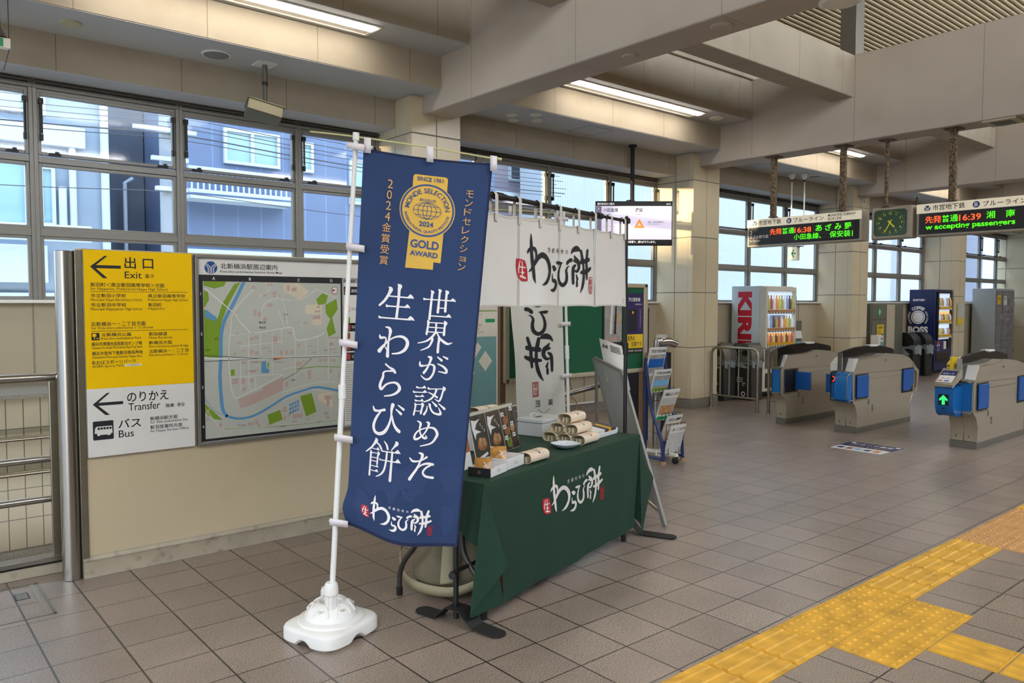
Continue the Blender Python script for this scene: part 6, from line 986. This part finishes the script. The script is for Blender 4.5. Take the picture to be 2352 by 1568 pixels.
def arc3():
    body = 'BOSS COFFEE'; ws = [(txt(c, .02)[3]-txt(c, .02)[2]+.1) if c != ' ' else .35 for c in body]; tot = sum(ws); x = 0
    for c, w_ in zip(body, ws):
        a = R(38+(-42-38)*(x+w_/2)/tot); x += w_
        if c != ' ': q.em(c, U+.19*cos(a), 1.285+.19*sin(a), .05, 'ink_white', .02, .002, 'c', a-pi/2)
arc3(); q.text('BOSS', U-.215, .92, .44, .155, 'ink_white', .045, .002); q.text('SUNTORY BOSS is the boss', U-.21, .85, .42, .035, 'map_lt_blue', 0, .002); q.text('of them all since 1992', U-.16, .80, .33, .03, 'map_lt_blue', 0, .002); label_part(q.build('lettering', v2), 'white coffee lettering around a round white emblem')
q = B().on(plane((0, -.042, 0), (1, 0, 0), (0, 0, 1))); q.rect(.10, .78, .80, 1.83, 'vend_glow', .001); q.rect(.10, 1.13, .80, 1.42, 'vend_glow_warm', .0015); q.build('display_window', v2)
for row, z in enumerate((1.54, 1.22, .90)):
    for i in range(9): can(v2, (.15+.075*i, -.075, z), CANS[(i+row*4) % 9], .19 if row == 0 else .14, .028)
    q = B(); q.box(.10, -.10, z-.06, .80, -.045, z-.01, 'gift_yellow'); q.box(.10, -.104, z-.085, .80, -.045, z-.06, 'vend_white'); q.build('button_row', v2)
q = B(); q.box(.08, -.085, 1.83, .82, -.04, 1.87, 'black'); q.box(.06, -.085, .76, .10, -.04, 1.87, 'black'); q.box(.80, -.085, .76, .84, -.04, 1.87, 'black'); q.box(.1, -.05, .25, .8, -.04, .48, 'black_gloss'); q.box(.85, -.06, .9, .94, -.04, 1.5, 'cab_grey'); q.box(.5, -.06, .55, .62, -.04, .73, 'ink_white'); q.box(.68, -.07, .58, .85, -.04, .78, 'black'); q.build('control_panel', v2)
q = B().on(plane((0, -.042, 0), (1, 0, 0), (0, 0, 1))); q.rect(.10, .50, .44, .76, 'poster_purple', .001); q.disc(.22, .65, .075, 'ink_white', .002, 24, ry=.085); q.ring(.22, .65, 0, .075, 'map_red', .003, 24, ry=1.1, a0=10, a1=170); q.ring(.22, .64, 0, .07, 'sign_blue', .003, 24, ry=1.0, a0=190, a1=350); q.text('pepsi', .15, .52, .14, .03, 'ink_white', .01, .003); q.build('poster_panel', v2)
def bin2(label, x, y):
    t = thing('waste_bin', label, 'waste bin', (x, y, 0), 0, 'black round topped bins'); q = B(); q.box(-.19, -.22, 0, .19, .22, .62, 'black'); q.build('body', t, bevel=.02)
    q = B(); pr = catmull([(-.22, .66), (-.2, .82), (-.08, .95), (.08, .95), (.2, .82), (.22, .66)], 4); q.prism(pr, -.19, .19, 'x', 'black'); q.build('lid', t, bevel=.012)
    q = B(); q.surf(lambda s, t_: V(((.20+.02*sin(9*pi*s+3*t_))*max(-1, min(1, 1.45*cos(2*pi*s))), (.24+.02*sin(13*pi*s))*max(-1, min(1, 1.45*sin(2*pi*s))), .48+.20*t_+.02*sin(14*pi*s))), 40, 4, 'clear_plastic'); q.build('bag_liner', t)
bin2('black round topped bin with clear bag, nearer the green cross cabinet', 17.75, 7.45); bin2('black round topped bin with clear bag, touching the blue vending machine', 18.2, 7.38)
lk = thing('coin_locker', 'grey coin locker block of lilac doors near the end wall', 'locker', (22.5, 7.27, 0)); q = B(); q.box(0, .0, 0, 1.36, .55, 1.99, 'locker_side'); q.build('cabinet', lk, bevel=.005)
for cx in range(3):
    n = (4, 6, 3)[cx]; z = .08; 
    for i in range(n):
        h_ = (1.99-.10)/n; z0 = .06+i*h_; q = B(); q.box(.02+.45*cx, -.02, z0+.01, .45*cx+.43, 0, z0+h_-.01, 'locker_door'); d_ = q.build('door', lk, bevel=.004); q = B(); q.box(.36+.45*cx, -.045, z0+h_*.35, .41+.45*cx, -.02, z0+h_*.35+.12, 'chrome'); q.cyl((.385+.45*cx, -.05, z0+h_*.35-.03), (.385+.45*cx, -.045, z0+h_*.35-.03), .014, 'map_red', n=8); q.build('lock', d_)
q = B().on(plane((0, -.022, 0), (1, 0, 0), (0, 0, 1))); q.rect(.06, 1.58, .30, 1.82, 'yellow', .002); q.rect(.52, 1.56, .76, 1.80, 'paper', .002); q.text('注意', .10, 1.70, .16, .07, 'ink', .01, .003); q.text('ご利用', .55, 1.70, .16, .05, 'ink', .01, .003); q.build('notice', lk)
t = thing('poster', 'black and yellow poster on the pillar past the blue vending machine', 'poster', (19.97, 7.19, 1.1)); q = B(); q.box(-.16, 0, 0, .16, .012, .5, 'yellow'); q.box(-.16, -.003, .16, .16, 0, .5, 'paper_grey'); q.build('sheet', t)

# ================================================================ OVERHEAD BOARDS
def post(t, T, x, y, z0, z1, r=.034):
    q = B(T); q.box(x-r, y-r, z0, x+r, y+r, z1, 'rust'); q.box(x-.09, y-.09, z1-.012, x+.09, y+.09, z1, 'rust'); q.box(x-r*1.4, y-r*1.4, z0, x+r*1.4, y+r*1.4, z0+.02, 'rust'); q.build('post', t, bevel=.004)
def led(label, y0, y1, p1, p2):
    t = thing('departure_board', label, 'departure board', (10.0, y0, 2.6)); T = Matrix.Translation((-10.0, -y0, -2.6))
    q = B(T); q.box(10.0, y1, 2.42, 10.22, y0, 2.81, 'clock_case'); q.build('case', t, bevel=.006); q = B(T); q.box(9.992, y1, 2.70, 10.0, y0, 2.812, 'sign_cream'); q.box(9.994, y1+.03, 2.445, 10.0, y0-.03, 2.695, 'screen_black'); q.build('fascia', t)
    for y in (p1, p2): post(t, T, 9.96, y, 2.812, 3.663)
    q = B(T).on(plane((9.992, y0, 2.42), (0, -1, 0), (0, 0, 1))); return t, q
t, q = led('departure board with the clock on its far side, reading 16:38 in red', 6.50, 4.81, 6.06, 5.05); Lw = 1.69
bureau_logo(q, .125, .335, .036, 'ink_blue', 'sign_cream'); q.text('市営地下鉄', .185, .305, .36, .068, 'ink', .008); q.disc(.665, .335, .038, 'ink_blue', .001); q.text('B', .645, .312, .038, .046, 'ink_white', .03, .002); q.text('ブルーライン', .735, .305, .44, .062, 'ink', .008); q.text('MUNICIPAL SUBWAY', 1.235, .342, .38, .034, 'ink', .012); q.text('BLUE LINE', 1.235, .296, .19, .034, 'ink', .012)
q.rect(.37, .045, 1.60, .258, 'led_panel', .003)
q.text('2', .05, .175, .04, .058, 'ink_white', .01, .004); q.text('あざみ野方面', .05, .115, .30, .05, 'ink_white', .006, .004); q.text('for Azamino', .05, .072, .17, .03, 'ink_white', 0, .004)
q.text('先発', .375, .155, .185, .085, 'led_red', .012, .005); q.text('普通', .565, .155, .185, .085, 'led_green', .006, .005); q.text('16:38', .755, .158, .245, .072, 'led_red', .012, .005)
for i, c in enumerate('あざみ野'): q.text(c, 1.065+.135*i, .16, .09, .085, 'led_green', .012, .005)
q.text('小田急線、', .745, .062, .40, .08, 'led_green', .006, .005); q.text('保安装', 1.265, .062, .285, .085, 'led_green', .006, .005); q.rect(1.572, .065, 1.582, .135, 'led_green', .005); label_part(q.build('lettering', t), 'red and green lit characters')
t, q = led('departure board cut by the picture edge, reading 16:39 in red', 4.125, 2.435, 3.71, 2.75)
bureau_logo(q, .125, .335, .036, 'ink_blue', 'sign_cream'); q.text('市営地下鉄', .185, .305, .36, .068, 'ink', .008); q.disc(.665, .335, .038, 'ink_blue', .001); q.text('B', .645, .312, .038, .046, 'ink_white', .03, .002); q.text('ブルーライン', .735, .305, .44, .062, 'ink', .008); q.text('MUNICIPAL SUBWAY', 1.235, .342, .38, .034, 'ink', .012); q.text('BLUE LINE', 1.235, .296, .19, .034, 'ink', .012)
q.rect(.10, .045, 1.62, .258, 'led_panel', .003); q.text('先発', .105, .155, .185, .085, 'led_red', .012, .005); q.text('普通', .295, .155, .18, .085, 'led_green', .006, .005); q.text('16:39', .485, .158, .235, .072, 'led_red', .012, .005); q.text('湘', .775, .16, .09, .085, 'led_green', .006, .005); q.text('南', .975, .16, .09, .085, 'led_green', .006, .005); q.text('台', 1.18, .16, .09, .085, 'led_green', .006, .005); q.text('w accepting passengers', .11, .06, .96, .075, 'led_green', .02, .005); label_part(q.build('lettering', t), 'red and green lit characters')
ck = thing('clock', 'square cased clock with a green face between the departure boards', 'clock', (10.0, 4.43, 2.62)); q = B(); q.box(0, -.255, -.205, .16, .255, .205, 'clock_case'); q.build('case', ck, bevel=.02, seg=3)
cf = plane((-.001, .015, .0), (0, -1, 0), (0, 0, 1)); q = B().on(cf); q.rrect(-.205, -.165, .205, .165, .045, 'clock_green', .001); q.build('face', ck); q = B().on(cf)
for i in range(60):
    a = 2*pi*i/60; r0 = .150; q.disc(r0*1.14*sin(a), r0*.97*cos(a), .0045 if i % 5 == 0 else .0022, 'clock_yellow', .002, 8)
for i in range(1, 13): a = 2*pi*i/12; q.text(str(i), .132*1.08*sin(a), .122*.95*cos(a)-.014, None, .028, 'clock_yellow', .012, .002, 'c')
q.build('numerals', ck)
for nm, a, l_, w_, bk in (('minute_hand', 2*pi*34.5/60, .135, .014, .04), ('hour_hand', 2*pi*4.575/12, .085, .018, .035)):
    q = B().on(plane((-.008, .015, 0), (0, -1, 0), (0, 0, 1))); q.line([(-bk*sin(a), -bk*cos(a)), (l_*sin(a), l_*cos(a))], w_, 'clock_yellow', .002 if nm[0] == 'm' else .004); q.build(nm, ck, solid=.002)
q = B(); q.cyl((.02, .08, .22), (.02, .08, 1.045), .024, 'rust', n=12); q.box(-.06, 0, 1.033, .1, .16, 1.045, 'rust'); q.cyl((.02, .08, .205), (.02, .08, .235), .05, 'rust'); q.build('post', ck)
# hanging screen
tv = thing('hanging_screen', 'hanging service status screen with an orange triangle', 'screen', (8.56, 7.46, 3.86)); T = Matrix.Translation((-8.56, -7.46, -3.86))
Ut = V((.840, -.711, 0)).normalized(); Ut = V((8.936-8.098, 7.033-7.742, 0)).normalized(); NT = Ut.cross(V((0, 0, 1))); C0 = V((8.098, 7.742, 2.425)); Wt = (V((8.936, 7.033, 0))-V((8.098, 7.742, 0))).length; Ht = .63
q = B(T); c_ = [C0, C0+Ut*Wt, C0+Ut*Wt+V((0, 0, Ht)), C0+V((0, 0, Ht))]; q.add(c_+[p-NT*.06 for p in c_], [(0, 1, 2, 3), (7, 6, 5, 4), (0, 4, 5, 1), (1, 5, 6, 2), (2, 6, 7, 3), (3, 7, 4, 0)], 'black_gloss'); q.build('case', tv, bevel=.006)
q = B(T).on(plane(C0+NT*.001, Ut, (0, 0, 1))); w_, h_ = Wt, Ht; q.rect(.012, .012, w_-.012, h_-.012, 'screen_black', .001); q.rect(.012, .085, w_-.012, h_-.07, 'screen_lav', .002); q.rect(.015, .10, .085, h_-.075, 'screen_grey', .003); q.text('1', .042, h_-.125, None, .03, 'screen_white', .01, .004); q.text('小田急線', .105, h_-.155, .215, .058, 'screen_ink', .012, .004); q.text('全線 上下線', .105, h_-.195, .11, .018, 'screen_ink', 0, .004); q.text('遅延', .565, h_-.155, .11, .058, 'screen_ink', .012, .004); q.text('Delays', .565, h_-.20, .08, .024, 'screen_ink', 0, .004)
q.poly([(.55, .25), (.625, .38), (.70, .25)], 'screen_orange', .004); q.poly([(.597, .278), (.625, .328), (.654, .278)], 'screen_lav', .005); q.text('理由：信号装置故障', .745, .32, .22, .026, 'screen_ink', 0, .004); q.text('reason Signal failure', .745, .295, .16, .014, 'screen_ink', 0, .004); q.text('運行状況のご案内', .025, h_-.055, .24, .032, 'screen_white', 0, .003); q.text('全1件', w_-.09, h_-.05, .06, .02, 'screen_white', 0, .003); q.text('小田急線は信号装置故障の影響で、遅れがでています。', .12, .035, .74, .034, 'screen_white', .004, .003); q.rect(.10, .27, .28, .272, 'screen_grey', .003); q.build('display', tv)
q = B(); q.cyl((0, 0, 0), (0, 0, -.82), .03, 'black_matte'); q.cyl((0, 0, 0), (0, 0, -.03), .06, 'black_matte'); q.box(-.06, .0, -1.1, .06, .06, -.78, 'black_matte'); q.build('pole', tv)
# small exit light on two hanging rods
t = thing('exit_light', 'small green arrow exit light hung on two white rods', 'exit sign', (12.5, 7.21, 2.47)); q = B(); q.box(0, -.075, -.12, .09, .075, .12, 'offwhite'); q.box(-.02, -.13, .115, .11, .1, .128, 'dark'); q.build('case', t, bevel=.004); q = B().on(plane((-.001, .075, -.12), (0, -1, 0), (0, 0, 1))); q.rect(.03, .004, .148, .236, 'exit_panel', .001); q.line([(.045, .12), (.13, .12)], .02, 'exit_green', .002); q.line([(.09, .185), (.05, .12), (.09, .055)], .02, 'exit_green', .002); q.text('口', .12, .02, .022, .022, 'exit_green', 0, .002); q.build('arrow_panel', t)
for dy in (.075, -.06):
    q = B(); q.cyl((.05+ (0 if dy > 0 else .18), dy, .12), (.05+(0 if dy > 0 else .18), dy, 1.386), .012, 'white_plastic', n=10); q.lathe([(.012, -.12), (.02, -.09), (.05, -.05), (.062, 0), (.001, 0)], 'white_plastic', (.05+(0 if dy > 0 else .18), dy, 1.386), 18); q.cyl((.05+(0 if dy > 0 else .18), dy, 1.25), (.05+(0 if dy > 0 else .18), dy, 1.29), .018, 'dark', n=10); q.build('rod', t)
t = thing('hanging_sensor', 'small box on a thin pole beyond the clock', 'sensor', (17.2, 7.1, 3.86)); q = B(); q.cyl((0, 0, 0), (0, 0, -.7), .02, 'cab_grey'); q.box(-.07, -.07, -.01, .07, .07, 0, 'white_paint'); q.build('pole', t)

# ================================================================ TACTILE PAVING AND FLOOR STICKER
def tactile(label, x, y, kind, m, rot, group, s=.2925):
    t = B(); h0 = .003; q = t
    q.box(-s/2, -s/2, 0, s/2, s/2, h0, m)
    if kind == 'bar':
        for i in range(4):
            c = -s/2+s*(i+.5)/4; q.prism([(c-.018, h0), (c-.011, h0+.0068), (c+.011, h0+.0068), (c+.018, h0)], -s/2+.010, s/2-.010, 'x', m)
    else:
        for i in range(5):
            for j in range(5):
                q.lathe([(.0145, h0), (.0125, h0+.004), (.008, h0+.0068), (.001, h0+.0072)], m, (-s/2+s*(i+.5)/5, -s/2+s*(j+.5)/5, 0), 12)
    o = q.build('tactile_tile'); o.location = (x, y, 0); o.rotation_euler = (0, 0, rot); return tag(o, label, 'tactile paving tile', group)
protos = {}
def tac(label, x, y, kind, m='tactile', rot=0, group='yellow tactile paving'):
    k_ = (kind, m)
    if k_ in protos: o = protos[k_].copy(); COL.objects.link(o); o.location = (x, y, 0); o.rotation_euler = (0, 0, rot); o['label'] = label; return o
    protos[k_] = tactile(label, x, y, kind, m, rot, group); return protos[k_]
YA, YB = 1.895, 1.598; ordn = ['first', 'second', 'third', 'fourth', 'fifth', 'sixth', 'seventh', 'eighth']
for i in range(5): tac('yellow ridged tile, %s before the domed crossing coming from the bottom edge' % ordn[i], 3.29-.2985*i, YA, 'bar')
for i in range(3):
    tac('yellow domed tile in the row nearer the stall, %s along from the bottom edge' % ordn[i], 3.588+.297*i, YA, 'dot'); tac('yellow domed tile in the row farther from the stall, %s along from the bottom edge' % ordn[i], 3.588+.297*i, YB, 'dot')
for i in range(5): tac('yellow ridged tile, %s after the yellow domed crossing' % ordn[i], 4.465+.27*i, YA, 'bar').scale.x = .9
for i in range(5): tac('yellow ridged side branch tile, %s below the domed crossing' % ordn[i], 3.885, 1.30-.2985*i, 'bar', rot=pi/2)
for i in range(4):
    tac('orange worn domed tile in the row nearer the stall, %s after the ridged tiles' % ordn[i], 5.83+.2985*i, YA, 'dot', 'tactile_old'); tac('orange worn domed tile in the row farther from the stall, %s after the ridged tiles' % ordn[i], 5.83+.2985*i, YB, 'dot', 'tactile_old')
for i in range(3): tac('yellow ridged tile, %s beyond the orange worn tiles' % ordn[i], 7.03+.2985*i, YA, 'bar')
t = thing('floor_sticker', 'blue and white notice sticker on the floor before the middle gate', 'floor sticker', (8.52, 3.99, 0)); q = B(); q.on(lambda u, v, o=0: V((v, -u, .001+o))); q.box(-.28, -.30, 0, .28, .30, .001, 'paper'); q.rect(-.30, -.28, .30, .28, 'rack_blue', .0005); q.rect(-.285, -.265, .285, -.03, 'paper', .0008); q.text('ICカード専用', -.22, .12, .44, .09, 'ink_white', .01, .001); q.text('タッチしてください', -.22, .0, .44, .08, 'gift_yellow', .01, .001)
for i, m_ in enumerate(('rack_blue', 'map_red', 'map_lt_blue', 'rack_blue', 'orange')): q.rect(-.25+.1*i, -.2, -.18+.1*i, -.1, m_, .0012)
q.disc(-.25, .23, .03, 'ink_white', .001); q.disc(.25, .23, .03, 'ink_white', .001); q.build('sheet', t)
